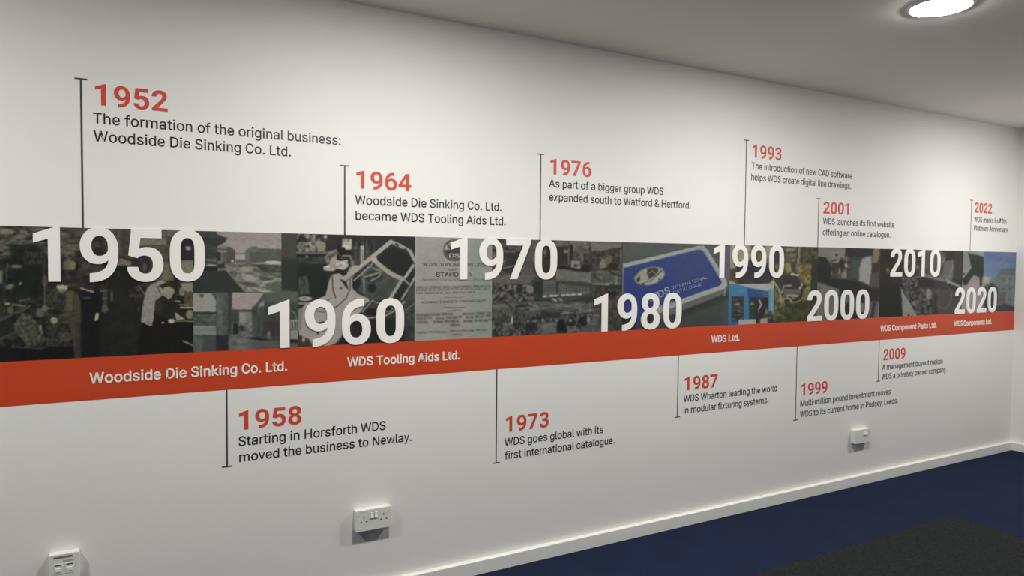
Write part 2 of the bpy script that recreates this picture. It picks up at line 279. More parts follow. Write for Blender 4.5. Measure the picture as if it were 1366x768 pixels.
# ------------------------------------------------------------------ lettering: outlines of the letters
# each glyph: character, advance, then its closed outlines (x y pairs), cap height 509
GL = """&448|197 -7 165 -5 136 1 110 12 88 26 69 42 54 62 43 84 36 108 34 133 40 173 47 189 70 220 120 264 237 352 255 375 261 394 262 405 260 420 255 434 245 445 233 454 219 459 201 461 178 457 159 447 151 440 141 421 137 399 141 375 145 363 179 314 438 0 364 0 108 310 87 344 77 379 75 398 77 420 82 440 91 458 102 474 117 488 134 499 154 507 176 512 224 512 246 507 266 499 283 488 297 475 317 442 322 424 324 404 320 375 309 349 301 336 269 303 135 202 110 174 103 161 98 146 98 115 102 101 109 87 118 76 143 57 158 51 193 46 232 52 251 59 286 81 301 95 315 112 327 131 336 151 348 198 349 224 408 224 403 167 397 144 380 107 353 70 333 47 315 30 294 17 246 -1/,188|38 -119 68 71 137 71 84 -119/-453|337 244 337 188 114 188 114 244/.188|83 -3 73 1 55 18 51 29 51 53 55 64 73 81 95 87 118 81 128 73 135 64 140 53 140 29 135 18 128 9 118 1 107 -3/0453|227 -7 191 -3 158 7 130 24 105 48 85 77 69 113 57 155 50 202 48 254 50 306 57 353 69 395 85 431 106 461 130 484 159 502 191 512 227 516 262 512 295 502 323 484 348 461 368 431 384 395 396 353 403 306 405 254 403 202 396 155 384 113 368 77 348 48 323 24 295 7 263 -3|227 50 250 52 271 60 290 74 306 92 320 116 330 144 338 176 344 254 338 332 330 365 320 393 306 416 290 435 271 449 250 457 227 460 203 457 182 449 163 435 147 416 134 393 123 365 115 332 109 254 115 176 123 144 134 116 147 92 163 74 182 60 203 52/1453|76 0 76 55 391 55 391 0|276 509 276 0 212 0 212 448 209 448 86 358 86 427 198 509/2453|64 0 64 47 282 282 303 312 316 341 320 371 319 389 315 405 308 419 287 441 258 455 224 460 188 454 172 447 159 438 148 427 132 398 128 381 127 362 66 362 68 391 75 418 86 442 102 464 121 482 143 496 168 507 196 513 225 516 254 513 281 507 306 497 328 482 346 465 361 445 372 423 379 398 381 372 377 336 363 299 336 259 267 180 153 60 153 57 389 57 389 0/3453|218 -7 188 -5 159 1 133 10 108 22 88 38 70 57 57 79 48 104 44 132 109 132 112 115 118 100 126 87 150 66 182 54 219 50 239 51 275 61 291 69 304 80 315 93 323 108 328 125 328 163 316 196 306 211 275 234 254 241 229 246 157 248 157 299 288 448 288 452 70 452 70 509 372 509 372 461 211 278 211 289 247 290 279 286 308 276 333 262 354 244 371 222 383 198 391 173 393 145 390 116 383 90 370 66 354 45 333 27 309 12 281 2 251 -5/4453|40 105 40 158 247 509 311 509 109 166 109 163 413 163 413 105|282 0 282 318 343 318 343 0/5453|221 -7 192 -5 165 1 140 11 118 25 99 41 83 60 71 82 63 105 60 130 122 130 130 102 138 89 160 68 173 60 188 54 221 50 241 51 259 56 276 64 291 75 304 89 314 104 322 122 328 162 326 183 314 221 303 237 290 251 275 262 257 270 238 275 218 277 184 273 152 262 139 255 128 246 67 253 96 509 366 509 366 452 151 452 134 301 162 318 194 330 229 334 274 328 294 321 313 311 330 299 345 285 370 251 386 210 390 187 391 163 388 132 381 102 369 76 352 52 332 32 309 15 282 3 253 -4/6453|226 -7 196 -4 168 3 142 15 119 31 100 51 84 74 73 101 66 130 64 162 65 187 80 239 93 268 112 302 252 509 322 509 151 261 145 261 165 288 184 302 208 311 235 314 265 312 291 305 316 295 337 280 355 262 370 240 380 215 387 187 389 157 387 127 379 98 368 73 352 50 333 30 310 14 284 3 257 -4|226 48 245 50 263 55 279 63 293 73 314 101 322 119 326 137 326 178 322 196 314 213 293 241 279 251 263 259 245 264 207 264 174 252 148 229 138 214 126 179 126 138 138 102 148 86 160 73 174 63 190 55 207 50/7453|97 0 323 448 323 452 62 452 62 509 391 509 391 449 165 0/8453|226 -7 193 -5 163 1 136 11 111 25 91 42 74 62 62 84 54 109 52 135 53 156 65 195 87 228 101 241 117 252 134 260 153 265 153 267 129 276 109 289 93 308 80 330 73 354 70 380 73 405 79 429 90 450 106 469 124 485 146 498 170 508 197 514 226 516 255 514 282 508 306 498 328 485 346 469 361 450 373 429 379 405 382 380 379 354 372 330 359 308 343 289 323 276 300 267 300 265 319 260 351 241 365 228 387 195 395 176 401 135 398 109 391 84 378 62 362 42 341 25 317 11 289 1 259 -5|248 50 285 60 313 79 323 91 331 106 337 139 335 157 330 173 322 189 312 202 283 223 265 230 247 234 206 234 187 230 169 223 140 202 130 189 122 173 117 157 115 139 121 106 129 91 139 79 167 60 205 50|244 291 260 294 287 308 298 318 307 330 314 344 318 359 318 392 308 420 299 432 288 442 260 455 244 459 208 459 177 449 164 442 153 432 138 407 134 392 134 359 138 344 145 330 154 318 165 308 178 300 193 294 209 291/9453|226 516 256 513 285 506 310 494 333 478 352 458 368 434 380 408 387 378 389 347 387 322 382 296 373 270 359 240 315 168 200 0 130 0 301 248 307 248 295 229 268 207 232 195 188 197 161 203 137 214 116 229 98 247 83 269 72 294 66 321 64 352 66 382 73 411 85 436 101 459 120 479 143 494 168 506 196 513|207 459 190 454 174 446 148 423 138 407 131 390 125 352 131 313 138 295 148 280 174 257 207 245 226 243 263 249 279 257 293 267 305 280 322 312 326 330 326 371 322 390 305 422 293 435 279 446 263 454 245 459/:188|83 -3 73 1 55 18 51 29 51 53 55 64 73 81 95 87 118 81 128 73 135 64 140 53 140 29 135 18 128 9 118 1 107 -3|83 272 63 284 55 294 51 304 51 328 55 339 63 349 73 356 95 362 118 356 128 349 140 328 140 304 128 284 107 272/A480|16 0 201 509 276 509 463 0 395 0 264 372 232 478 245 478 191 302 85 0|110 142 110 199 370 199 370 142/B456|60 0 60 509 241 509 274 507 304 501 329 491 350 477 367 461 381 442 390 421 396 398 398 374 397 353 387 320 368 295 343 278 315 267 315 262 331 260 347 254 378 234 391 220 402 203 411 184 416 161 418 136 416 111 410 88 400 67 386 48 368 31 344 18 317 8 284 2 247 0|125 57 245 57 281 60 309 67 330 80 344 96 353 115 355 137 354 153 350 169 333 197 320 209 306 218 289 225 248 231 125 231|125 285 238 285 273 290 302 304 314 314 323 326 335 355 336 372 333 393 326 412 313 429 294 442 270 449 240 452 125 452/C510|267 -7 225 -3 186 7 150 25 119 49 92 79 70 115 53 157 44 203 40 254 44 305 53 352 70 393 92 429 119 459 150 484 186 501 225 512 267 516 317 511 362 496 383 485 419 456 435 438 459 397 473 348 408 348 404 365 389 395 369 418 344 437 315 449 284 455 267 456 237 453 209 445 184 432 161 414 141 391 125 364 113 332 106 295 103 254 106 213 113 177 125 145 141 117 161 94 184 76 210 63 237 56 267 53 300 56 330 65 369 90 389 114 404 144 408 160 473 160 459 112 435 71 420 53 383 24 363 13 317 -2 293 -6/D502|219 0 96 0 96 57 215 57 254 60 288 68 318 81 343 99 363 122 379 149 390 181 397 216 399 255 397 294 390 329 379 361 364 388 344 410 320 428 291 441 258 449 221 452 93 452 93 509 225 509 273 505 315 495 353 478 385 455 412 426 433 391 449 351 458 306 462 255 458 205 449 159 433 119 411 83 384 54 351 31 312 14 268 3|125 509 125 0 60 0 60 509/E419|60 0 60 509 372 509 372 452 125 452 125 286 355 286 355 229 125 229 125 57 375 57 375 0/F410|60 0 60 509 369 509 369 452 125 452 125 278 346 278 346 221 125 221 125 0/G520|269 -7 225 -3 185 7 149 25 118 49 91 79 69 116 53 157 43 203 40 254 43 305 53 352 69 393 91 429 117 459 149 484 184 501 223 512 265 516 316 510 340 504 384 483 421 453 436 436 460 395 474 349 408 349 387 393 368 417 344 436 300 453 265 456 236 453 209 445 183 432 160 414 141 392 125 364 113 332 106 295 103 254 106 213 113 177 125 145 141 117 161 95 184 76 210 63 238 56 269 53 296 55 322 61 345 71 365 85 382 102 396 123 407 147 413 173 415 202 434 199 283 199 283 256 478 256 478 200 475 160 466 124 451 91 431 62 406 38 377 19 344 5 308 -4/H517|60 0 60 509 125 509 125 289 392 289 392 509 457 509 457 0 392 0 392 232 125 232 125 0/I301|31 0 31 57 118 57 118 452 31 452 31 509 269 509 269 452 183 452 183 57 269 57 269 0/J396|185 -7 143 -2 106 11 75 33 52 63 38 100 33 145 33 173 98 173 100 117 108 93 122 74 139 61 160 53 185 50 209 53 230 61 248 74 261 93 269 117 272 145 272 509 336 509 336 145 332 100 318 63 294 33 263 11 227 -2/K467|104 145 104 216 199 331 364 509 448 509 231 276 228 276|60 0 60 509 125 509 125 0|372 0 188 259 228 309 449 0/L393|60 0 60 509 125 509 125 57 361 57 361 0/M628|60 0 60 509 152 509 287 159 322 49 307 49 352 187 476 509 568 509 568 0 504 0 507 457 513 457 456 291 342 0 286 0 159 321 112 457 119 457 122 291 122 0/N523|60 0 60 509 136 509 388 107 414 55 405 54 399 157 399 509 463 509 463 0 387 0 168 346 108 452 119 454 125 291 125 0/O533|267 -7 225 -3 186 7 150 25 119 49 92 79 70 115 53 157 44 203 40 254 44 305 53 352 70 393 92 429 119 459 150 484 186 501 225 512 267 516 309 512 348 501 384 484 415 459 442 429 464 393 480 352 490 305 493 254 490 203 480 157 464 115 442 79 415 49 384 25 348 7 309 -3|267 53 296 55 324 63 349 76 372 94 392 116 408 144 420 176 428 213 430 254 428 295 420 332 408 365 392 392 372 415 349 433 324 446 296 453 267 456 237 453 210 445 184 433 161 415 142 392 125 364 113 332 106 295 103 254 106 213 113 176 125 144 142 117 161 94 184 76 210 63 237 55/P445|60 0 60 509 235 509 272 506 305 499 332 487 356 471 375 452 390 430 400 404 407 377 409 348 407 318 400 291 390 265 375 243 356 223 332 207 305 195 272 188 235 186 109 186 109 242 233 242 279 248 297 256 312 266 324 279 333 294 343 328 343 367 333 402 324 416 312 428 297 439 279 446 257 451 125 452 125 0/R449|60 0 60 509 236 509 273 506 305 500 333 489 356 473 376 455 390 433 401 408 407 381 409 352 407 323 401 296 390 271 376 250 356 232 333 217 305 206 273 200 236 198 96 198 96 255 258 256 280 260 298 267 313 276 325 287 334 300 344 333 344 371 334 405 325 419 313 430 298 440 258 451 125 452 125 0|353 0 230 229 303 229 428 0/S447|224 -9 188 -7 156 -1 128 9 102 23 81 40 64 60 51 83 42 109 38 137 104 137 108 118 114 102 123 88 150 66 185 53 224 49 246 50 286 60 317 79 329 92 338 106 344 122 346 139 340 168 322 189 296 205 245 222 184 239 145 253 112 269 86 289 67 313 56 341 52 372 54 400 62 425 75 448 92 468 113 484 138 498 165 508 195 514 227 516 259 514 289 508 316 498 340 484 360 468 377 449 390 427 398 403 401 378 337 378 332 402 320 421 302 437 280 449 254 456 225 459 185 454 167 448 152 440 139 430 121 405 115 376 117 359 122 345 142 324 169 308 212 293 312 264 344 248 359 238 384 213 395 198 407 161 408 139 406 112 399 87 386 64 370 43 349 25 323 11 294 0 261 -7/T449|32 452 32 509 417 509 417 452 257 452 257 0 193 0 193 452/U517|259 -8 220 -6 186 2 154 15 126 33 103 55 85 80 71 108 63 140 60 173 60 509 124 509 124 178 126 155 132 133 141 113 153 95 169 80 187 68 208 59 232 53 285 53 309 59 331 68 349 80 364 95 377 113 391 155 393 178 393 509 457 509 457 173 454 140 446 108 433 80 414 55 391 33 363 15 332 2 297 -6/V480|204 0 16 509 84 509 207 164 248 31 235 31 290 206 395 509 463 509 278 0/W686|155 0 16 509 82 509 172 162 197 40 189 40 211 145 306 509 380 509 494 58 497 40 488 40 510 145 603 509 670 509 530 0 455 0 351 391 336 475 350 475 318 323 230 0/X474|18 0 217 284 217 236 29 509 104 509 230 318 243 292 232 292 272 361 374 509 446 509 259 239 259 287 456 0 382 0 230 231 244 231 182 129 91 0/Y472|203 0 203 208 16 509 91 509 222 292 250 230 224 230 260 310 381 509 455 509 268 208 268 0/a389|160 -9 115 -3 94 5 76 15 60 29 48 45 38 63 32 84 30 108 36 146 43 161 53 174 64 184 92 200 125 211 257 231 271 240 276 257 272 285 267 297 260 307 240 322 212 330 178 330 149 322 127 309 110 292 100 274 41 291 51 313 64 331 79 346 95 358 114 368 153 380 208 384 255 375 271 369 300 350 312 336 322 320 330 301 335 278 337 251 337 0 277 0 277 52 272 52 252 25 229 8 199 -4|170 45 211 51 242 68 254 80 263 93 274 122 276 138 276 190 267 184 147 163 112 147 103 139 97 130 93 118 93 93 96 82 109 64 130 52 156 46/b424|229 -8 208 -7 189 -3 172 4 147 21 123 50 118 59 112 59 112 0 53 0 53 509 114 509 114 319 118 319 137 346 171 373 207 383 229 384 259 382 287 374 313 361 335 342 354 320 370 293 381 261 388 227 390 189 388 151 381 116 370 84 355 57 336 34 313 16 288 3 260 -6|220 47 242 49 262 55 279 66 294 80 306 97 316 117 323 139 327 163 327 215 323 239 307 281 295 298 280 311 262 322 243 328 220 330 198 328 178 322 161 312 147 299 134 282 125 263 118 241 114 216 114 162 118 138 125 115 135 95 147 78 162 65 179 55 198 49/c396|207 -8 174 -5 144 3 117 16 93 35 72 58 56 85 44 116 37 150 34 187 37 225 44 260 56 291 72 318 93 341 117 360 144 374 174 382 226 384 260 377 291 364 318 346 330 335 349 308 362 277 303 262 290 289 270 311 242 325 207 330 184 328 163 321 145 310 130 296 118 278 108 258 98 212 96 187 102 139 108 117 118 97 130 80 145 66 163 55 184 49 207 46 253 55 279 73 297 98 304 117 363 102 350 70 331 43 306 21 277 5 244 -5/d424|195 -8 165 -6 137 3 111 16 89 34 70 57 55 84 43 116 36 151 34 189 36 227 43 261 55 293 70 320 89 342 112 361 137 374 165 382 196 384 218 383 237 379 253 373 278 355 306 319 311 319 311 509 372 509 372 0 313 0 313 59 307 59 287 31 266 12 236 -3 217 -7|205 47 226 49 246 55 263 65 278 78 290 95 299 115 306 138 312 189 306 241 300 263 290 282 278 299 263 312 246 322 227 328 205 330 182 328 162 322 145 311 130 298 118 281 108 261 98 215 96 189 102 139 118 97 130 80 145 66 162 55 182 49/e404|212 -8 177 -5 145 3 117 16 92 35 72 58 56 85 44 116 37 150 34 187 36 224 44 258 55 290 71 317 91 340 115 359 142 373 172 382 205 384 246 380 285 366 303 355 319 341 334 324 347 305 357 282 365 256 370 227 371 169 75 169 75 221 338 221 310 202 304 248 298 269 277 301 263 314 246 323 227 328 205 330 183 328 164 323 146 313 131 301 109 270 97 231 96 178 102 127 110 106 121 88 135 73 151 61 169 53 190 48 212 46 241 49 265 58 294 82 306 105 365 91 358 72 348 55 335 39 320 26 283 4 261 -3 237 -7/f254|228 379 228 327 6 327 6 379|81 0 82 452 87 470 96 486 107 499 120 510 135 519 169 529 212 529 243 521 227 468 195 474 164 468 154 460 147 449 143 435 142 0/g425|207 -151 156 -146 114 -132 97 -122 82 -110 59 -84 51 -69 101 -41 131 -74 154 -88 169 -93 207 -97 236 -95 261 -87 282 -75 298 -58 308 -34 311 -6 311 68 306 68 287 41 266 23 236 10 217 6 195 5 165 7 138 14 113 27 90 43 71 65 55 90 43 120 36 154 34 191 36 229 43 263 55 293 71 320 90 342 112 361 138 374 166 382 196 384 218 383 237 379 253 373 279 356 308 319 313 319 313 379 372 379 372 -9 370 -40 363 -67 350 -90 334 -109 314 -124 291 -136 265 -144 237 -149|205 59 227 61 246 66 264 75 278 87 290 103 300 121 307 142 311 166 311 219 307 242 300 264 291 283 279 299 264 312 247 322 227 328 205 330 182 328 163 322 145 312 130 298 118 282 102 241 96 193 102 144 118 104 131 88 145 76 163 66 183 61/h410|114 0 53 0 53 509 114 509 114 287 102 287 116 319 132 344 152 362 175 374 200 382 227 384 252 383 275 377 295 369 313 356 328 340 341 321 350 298 355 271 357 240 357 0 296 0 296 235 293 263 286 286 273 304 256 318 235 326 210 329 192 328 176 324 147 308 136 297 126 283 119 266 115 248/i167|53 0 53 379 114 379 114 0|73 444 63 448 47 463 41 483 47 504 54 512 73 522 84 524 105 518 114 512 121 504 125 494 125 472 121 463 105 448 95 444/k381|110 137 110 212 121 212 284 379 360 379 184 199 177 199|53 0 53 509 114 509 114 0|294 0 148 186 191 229 372 0/l189|112 0 91 8 74 20 62 37 55 59 53 84 53 509 114 509 114 83 120 62 135 53 170 54 181 3 147 -2/m610|53 0 53 379 112 379 112 295 108 295 122 331 132 346 144 358 172 376 187 382 219 386 245 383 268 375 287 361 303 342 314 320 321 295 312 295 326 329 350 356 381 375 417 385 458 385 478 380 497 372 514 361 529 346 541 328 550 307 555 283 557 255 557 0 496 0 496 254 493 279 485 298 473 313 456 323 438 329 402 329 387 326 374 320 353 302 345 290 336 263 335 0 274 0 274 260 272 280 265 297 253 311 238 322 220 328 199 330 171 326 145 312 135 302 126 289 119 274 115 257 114 0/n410|114 0 53 0 53 379 112 379 112 287 102 287 116 319 132 344 152 362 175 374 200 382 227 384 252 383 275 377 295 369 313 356 328 340 341 321 350 298 355 271 357 240 357 0 296 0 296 235 293 263 286 286 273 304 256 318 235 326 210 329 192 328 176 324 147 308 136 297 126 283 119 266 115 248/o415|207 -8 174 -5 144 3 117 16 93 35 72 58 56 85 44 116 37 150 34 187 37 225 44 260 56 291 72 318 93 341 117 360 144 374 174 382 207 384 241 382 271 374 299 360 323 341 343 318 359 291 371 260 379 225 381 187 379 150 371 116 359 85 343 58 323 35 299 16 271 3 241 -5|207 46 231 49 252 55 270 66 285 80 298 97 314 139 318 163 318 212 314 236 298 278 285 296 270 310 252 321 231 328 207 330 184 328 163 321 145 310 130 296 118 278 108 258 98 212 96 187 102 139 108 117 118 97 130 80 145 66 163 55 184 49/p424|53 -143 53 379 112 379 112 319 118 319 137 346 171 373 207 383 229 384 259 382 287 374 313 361 335 342 354 320 370 293 381 261 388 227 390 189 388 151 381 116 370 84 355 57 336 34 313 16 288 3 260 -6 229 -8 208 -7 189 -3 159 12 147 21 118 59 114 59 114 -143|220 47 242 49 262 55 279 66 294 80 306 97 316 117 323 139 327 163 327 215 323 239 307 281 295 298 280 311 262 322 243 328 220 330 198 328 178 322 161 312 147 299 134 282 125 263 118 241 114 216 114 162 118 138 125 115 135 95 147 78 162 65 179 55 198 49/r259|53 0 53 379 112 379 112 321 115 321 124 339 137 354 152 367 171 377 191 383 213 385 243 384 243 322 207 326 174 321 159 315 135 296 126 284 119 269 115 254 114 0/s365|157 -7 133 -3 112 3 93 12 76 24 62 38 50 54 41 73 36 94 94 107 101 87 111 72 124 60 141 52 160 47 181 45 206 47 227 53 244 62 258 74 265 88 268 103 262 126 254 136 243 144 212 155 149 170 118 180 92 192 72 208 58 227 50 249 47 274 49 295 55 314 65 332 79 347 95 360 115 370 137 378 161 383 212 383 234 379 254 372 271 363 286 352 299 339 318 308 324 290 268 277 254 304 243 316 228 325 210 331 187 333 166 331 147 326 131 317 119 305 111 292 109 277 110 264 115 253 124 243 136 235 172 223 261 200 287 187 306 171 320 153 328 131 331 107 329 85 323 65 312 47 298 31 281 18 260 6 236 -2 210 -7/t227|204 379 204 327 6 327 6 379|65 471 126 471 127 83 130 70 136 61 144 55 156 51 185 51 202 54 213 2 192 -3 168 -4 138 -1 113 7 92 21 77 41 68 64 65 93/u410|182 -5 158 -3 135 2 115 11 97 23 82 39 69 59 60 82 54 109 53 379 114 379 114 144 116 117 124 94 137 75 154 61 175 53 200 50 218 51 234 55 263 71 274 83 283 97 290 113 295 132 296 379 357 379 357 0 298 0 298 92 307 92 294 60 277 35 257 17 234 5 209 -3/v389|163 0 17 379 84 379 187 87 206 21 184 21 224 155 305 379 371 379 226 0/w567|138 0 23 379 87 379 161 107 175 41 165 41 206 214 252 379 316 379 382 136 402 41 391 41 434 214 480 379 545 379 429 0 368 0 291 280 277 338 291 338 248 172 199 0/x379|21 0 171 218 171 171 29 379 100 379 170 270 207 206 175 206 233 306 282 379 352 379 209 169 209 214 358 0 287 0 173 182 205 182 148 85 91 0/y389|47 -139 61 -86 94 -90 113 -86 130 -74 145 -51 163 -1 17 379 84 379 187 87 206 21 184 21 224 155 305 379 371 379 196 -77 177 -107 153 -128 139 -136 109 -144 57 -142"""
ADV = dict(zip("ABCDEFGHIJKLMNOPQRSTUVWXYZ", [1336, 1275, 1333, 1343, 1164, 1132, 1395, 1460, 557, 1130, 1283, 1102, 1788, 1460, 1408,
               1292, 1408, 1261, 1215, 1222, 1328, 1303, 1817, 1284, 1230, 1226]))
ADV.update(dict(zip("abcdefghijklmnopqrstuvwxyz", [1114, 1149, 1072, 1155, 1085, 711, 1149, 1128, 497, 489, 1038, 497, 1795, 1130, 1168,
                1149, 1164, 693, 1057, 669, 1129, 992, 1538, 1015, 969, 1015])))
ADV.update({' ': 507, '.': 539, ',': 402, '&': 1273, ':': 496, '-': 565})
for d_ in '0123456789': ADV[d_] = 1150
LETTER = {}
for part in GL.split('/'):
    head, *outl = part.split('|')
    ch, adv = head[0], float(head[1:])
    sx = ADV[ch] / 2048 / adv
    sz = 0.711 / 509
    loops = []
    for s in outl:
        n_ = list(map(int, s.split()))
        loops.append([(n_[i] * sx, n_[i + 1] * sz) for i in range(0, len(n_), 2)])
    LETTER[ch] = loops

# heavy numerals, written as quadratic outlines on a 2048 em
NUM = {
 '0': "M1080 603Q1080 301 955 140Q835 -20 589 -20Q354 -20 225 138Q92 296 92 591V851Q92 1167 223 1321Q350 1475 587 1475Q824 1475 950 1318Q1080 1165 1080 865ZM785 892Q785 1071 736 1153Q690 1235 587 1235Q488 1235 441 1157Q391 1075 391 913V568Q391 388 440 300Q488 213 589 213Q690 213 737 292Q785 375 785 534Z",
 '1': "M773 0H478V1137L126 1028V1268L741 1488H773Z",
 '2': "M1094 0H81V201L559 710Q655 815 701 893Q747 971 747 1041Q747 1131 701 1182Q655 1235 571 1235Q479 1235 426 1171Q374 1107 374 1007H79Q79 1137 141 1246Q200 1356 316 1416Q430 1476 577 1476Q796 1476 917 1371Q1038 1266 1038 1076Q1038 971 984 864Q930 757 796 614L458 236H1094Z",
 '3': "M393 870H550Q661 870 715 925Q769 980 769 1072Q769 1149 722 1192Q676 1235 595 1235Q521 1235 471 1194Q421 1153 421 1089H126Q126 1202 186 1291Q246 1380 356 1430Q465 1480 594 1480Q812 1480 935 1375Q1058 1270 1058 1089Q1058 995 1000 916Q945 835 850 794Q968 752 1026 668Q1084 584 1084 468Q1084 245 948 112Q812 -20 594 -20Q382 -20 246 92Q111 205 111 390H406Q406 310 460 260Q515 213 595 213Q685 213 737 262Q790 310 790 480Q790 641 550 641H393Z",
 '4': "M926 548H1092V311H926V0H631V311H20L7 496L629 1456H926ZM301 548H631V1061L612 1028Z",
 '5': "M142 716L227 1456H1042V1209H469L433 900Q535 955 652 955Q858 955 973 831Q1088 707 1088 479Q1088 340 1030 226Q970 110 862 43Q752 -20 602 -20Q470 -20 357 32Q245 85 178 181Q113 275 108 398H400Q409 308 462 259Q515 210 602 210Q697 210 749 278Q801 347 801 470Q801 591 742 655Q685 719 574 719Q474 719 414 667L388 642Z",
 '7': "M1061 1292L493 0H181L750 1219H20V1456H1061Z",
 '8': "M1039 1071Q1039 964 985 881Q932 800 838 751Q945 700 1008 610Q1071 525 1071 409Q1071 210 940 95Q810 -20 588 -20Q362 -20 231 95Q97 210 97 409Q97 525 160 610Q222 700 328 751Q234 800 182 881Q129 964 129 1071Q129 1259 254 1368Q380 1476 584 1476Q787 1476 912 1368Q1039 1259 1039 1071ZM777 429Q777 525 724 583Q672 640 586 640Q498 640 445 583Q392 525 392 429Q392 332 445 272Q498 213 588 213Q672 213 724 272Q777 332 777 429ZM744 1057Q744 1139 702 1190Q660 1241 584 1241Q508 1241 466 1190Q424 1142 424 1057Q424 971 466 920Q508 867 585 867Q660 867 702 920Q744 971 744 1057Z",
 '9': "M802 583Q690 471 540 471Q330 471 204 613Q78 760 78 980Q78 1115 140 1228Q200 1345 312 1410Q425 1476 562 1476Q707 1476 820 1403Q932 1330 996 1193Q1059 1060 1059 883V752Q1059 387 878 188Q700 -10 365 -19L320 -20V224L360 225Q772 248 802 583ZM568 696Q646 696 703 737Q765 780 791 836V950Q791 1090 737 1165Q680 1241 566 1241Q475 1241 417 1158Q368 1085 368 974Q368 854 421 775Q475 696 568 696Z",
}


def parse(d):
    import re
    loops = []; cur = []; pos = (0, 0)
    for cmd, args in re.findall(r'([MLHVQZ])([^MLHVQZ]*)', d):
        a = list(map(float, args.split()))
        if cmd == 'M': cur = [(a[0], a[1])]; pos = cur[-1]
        elif cmd == 'L': pos = (a[0], a[1]); cur.append(pos)
        elif cmd == 'H': pos = (a[0], pos[1]); cur.append(pos)
        elif cmd == 'V': pos = (pos[0], a[0]); cur.append(pos)
        elif cmd == 'Q':
            c = (a[0], a[1]); e = (a[2], a[3])
            for k in range(1, 6):
                t = k / 5; u = 1 - t
                cur.append((pos[0] * u * u + 2 * c[0] * u * t + e[0] * t * t, pos[1] * u * u + 2 * c[1] * u * t + e[1] * t * t))
            pos = e
        elif cmd == 'Z':
            if abs(cur[0][0] - cur[-1][0]) + abs(cur[0][1] - cur[-1][1]) < 1: cur.pop()
            loops.append(cur); cur = []
    return loops


NUMERAL = {ch: [[(x / 2048, y / 2048) for x, y in lp] for lp in parse(d)] for ch, d in NUM.items()}
NUMERAL['6'] = [[(1137 / 2048 - x + 20 / 2048, 1456 / 2048 - y) for x, y in lp] for lp in NUMERAL['9']]
NUM_ADV = 1176 / 2048


def area(lp):
    return sum(lp[i - 1][0] * lp[i][1] - lp[i][0] * lp[i - 1][1] for i in range(len(lp))) / 2


def fatten(loops, d):
    """moves every outline outward by d (makes a heavier letter)"""
    big = max(loops, key=lambda l: abs(area(l)))
    sgn = 1 if area(big) > 0 else -1
    out = []
    for lp in loops:
        n = len(lp); q = []
        for i in range(n):
            a = Vector(lp[i - 1]); b = Vector(lp[i]); c = Vector(lp[(i + 1) % n])
            e1 = (b - a); e2 = (c - b)
            if e1.length < 1e-9 or e2.length < 1e-9: q.append(tuple(b)); continue
            e1.normalize(); e2.normalize()
            n1 = Vector((e1.y, -e1.x)); n2 = Vector((e2.y, -e2.x))
            m = n1 + n2
            if m.length < 1e-6: q.append(tuple(b)); continue
            m.normalize()
            k = d / max(0.5, m.dot(n1))
            q.append((b.x + m.x * k * sgn, b.y + m.y * k * sgn))
        out.append(q)
    return out


def text_loops(s, heavy=False, fat=0.0):
    """groups of outlines per letter (em units) and the inked left and right ends"""
    x = 0.0; groups = []
    for ch in s:
        if ch == ' ':
            x += ADV[' '] / 2048; continue
        src = NUMERAL[ch] if heavy else LETTER[ch]
        if fat: src = fatten(src, fat)
        groups.append([[(px + x, pz) for px, pz in lp] for lp in src])
        x += NUM_ADV if heavy else ADV[ch] / 2048
    xs = [p[0] for g in groups for lp in g for p in lp]
    return groups, min(xs), max(xs)


def inside(p, lp):
    c = False
    for i in range(len(lp)):
        (ax, ay), (bx, by) = lp[i - 1], lp[i]
        if (ay > p[1]) != (by > p[1]) and p[0] < (bx - ax) * (p[1] - ay) / (by - ay) + ax: c = not c
    return c


def letters_mesh(name, s, mat, x0, x1, z, em, thick, parent=None, heavy=False, fat=0.0, back=0.0, xform=None, origin=(0, 0, 0)):
    """writes s from inked end x0 to inked end x1 on baseline z; thick stands off the wall"""
    groups, a, b = text_loops(s, heavy, fat)
    kx = (x1 - x0) / (b - a)
    v = []; f = []
    ox, oy, oz = origin
    for g in groups:
        loops = [[((p - a) * kx + x0, q * em + z) for p, q in lp] for lp in g]
        if xform: loops = [[xform(*p) for p in lp] for lp in loops]
        # an outer outline is filled together with the counters that lie inside it
        sg = area(max(loops, key=lambda l: abs(area(l)))) > 0
        outer = [l for l in loops if (area(l) > 0) == sg]
        holes = [l for l in loops if (area(l) > 0) != sg]
        for out in outer:
            mine = [out] + [h for h in holes if inside(h[0], out) and all(o is out or not (inside(h[0], o) and abs(area(o)) < abs(area(out))) for o in outer)]
            flat = [p for lp in mine for p in lp]
            tris = tessellate_polygon([[Vector((p[0], p[1], 0)) for p in lp] for lp in mine])
            n = len(v); k = len(flat)
            yf, yb = -(back + thick), -back
            v += [(p[0] - ox, yf - oy, p[1] - oz) for p in flat]
            v += [(p[0] - ox, yb - oy, p[1] - oz) for p in flat]
            for t in tris:
                p0, p1, p2 = (flat[i] for i in t)
                cr = (p1[0] - p0[0]) * (p2[1] - p0[1]) - (p1[1] - p0[1]) * (p2[0] - p0[0])
                t = tuple(t) if cr > 0 else tuple(reversed(t))
                f.append(tuple(n + i for i in t))
            i0 = 0
            for lp in mine:
                m = len(lp)
                for i in range(m):
                    j = (i + 1) % m
                    q = (n + i0 + i, n + i0 + j, n + k + i0 + j, n + k + i0 + i)
                    f.append(q if not sg else tuple(reversed(q)))
                i0 += m
    return link_mesh(name, v, f, mat, parent)


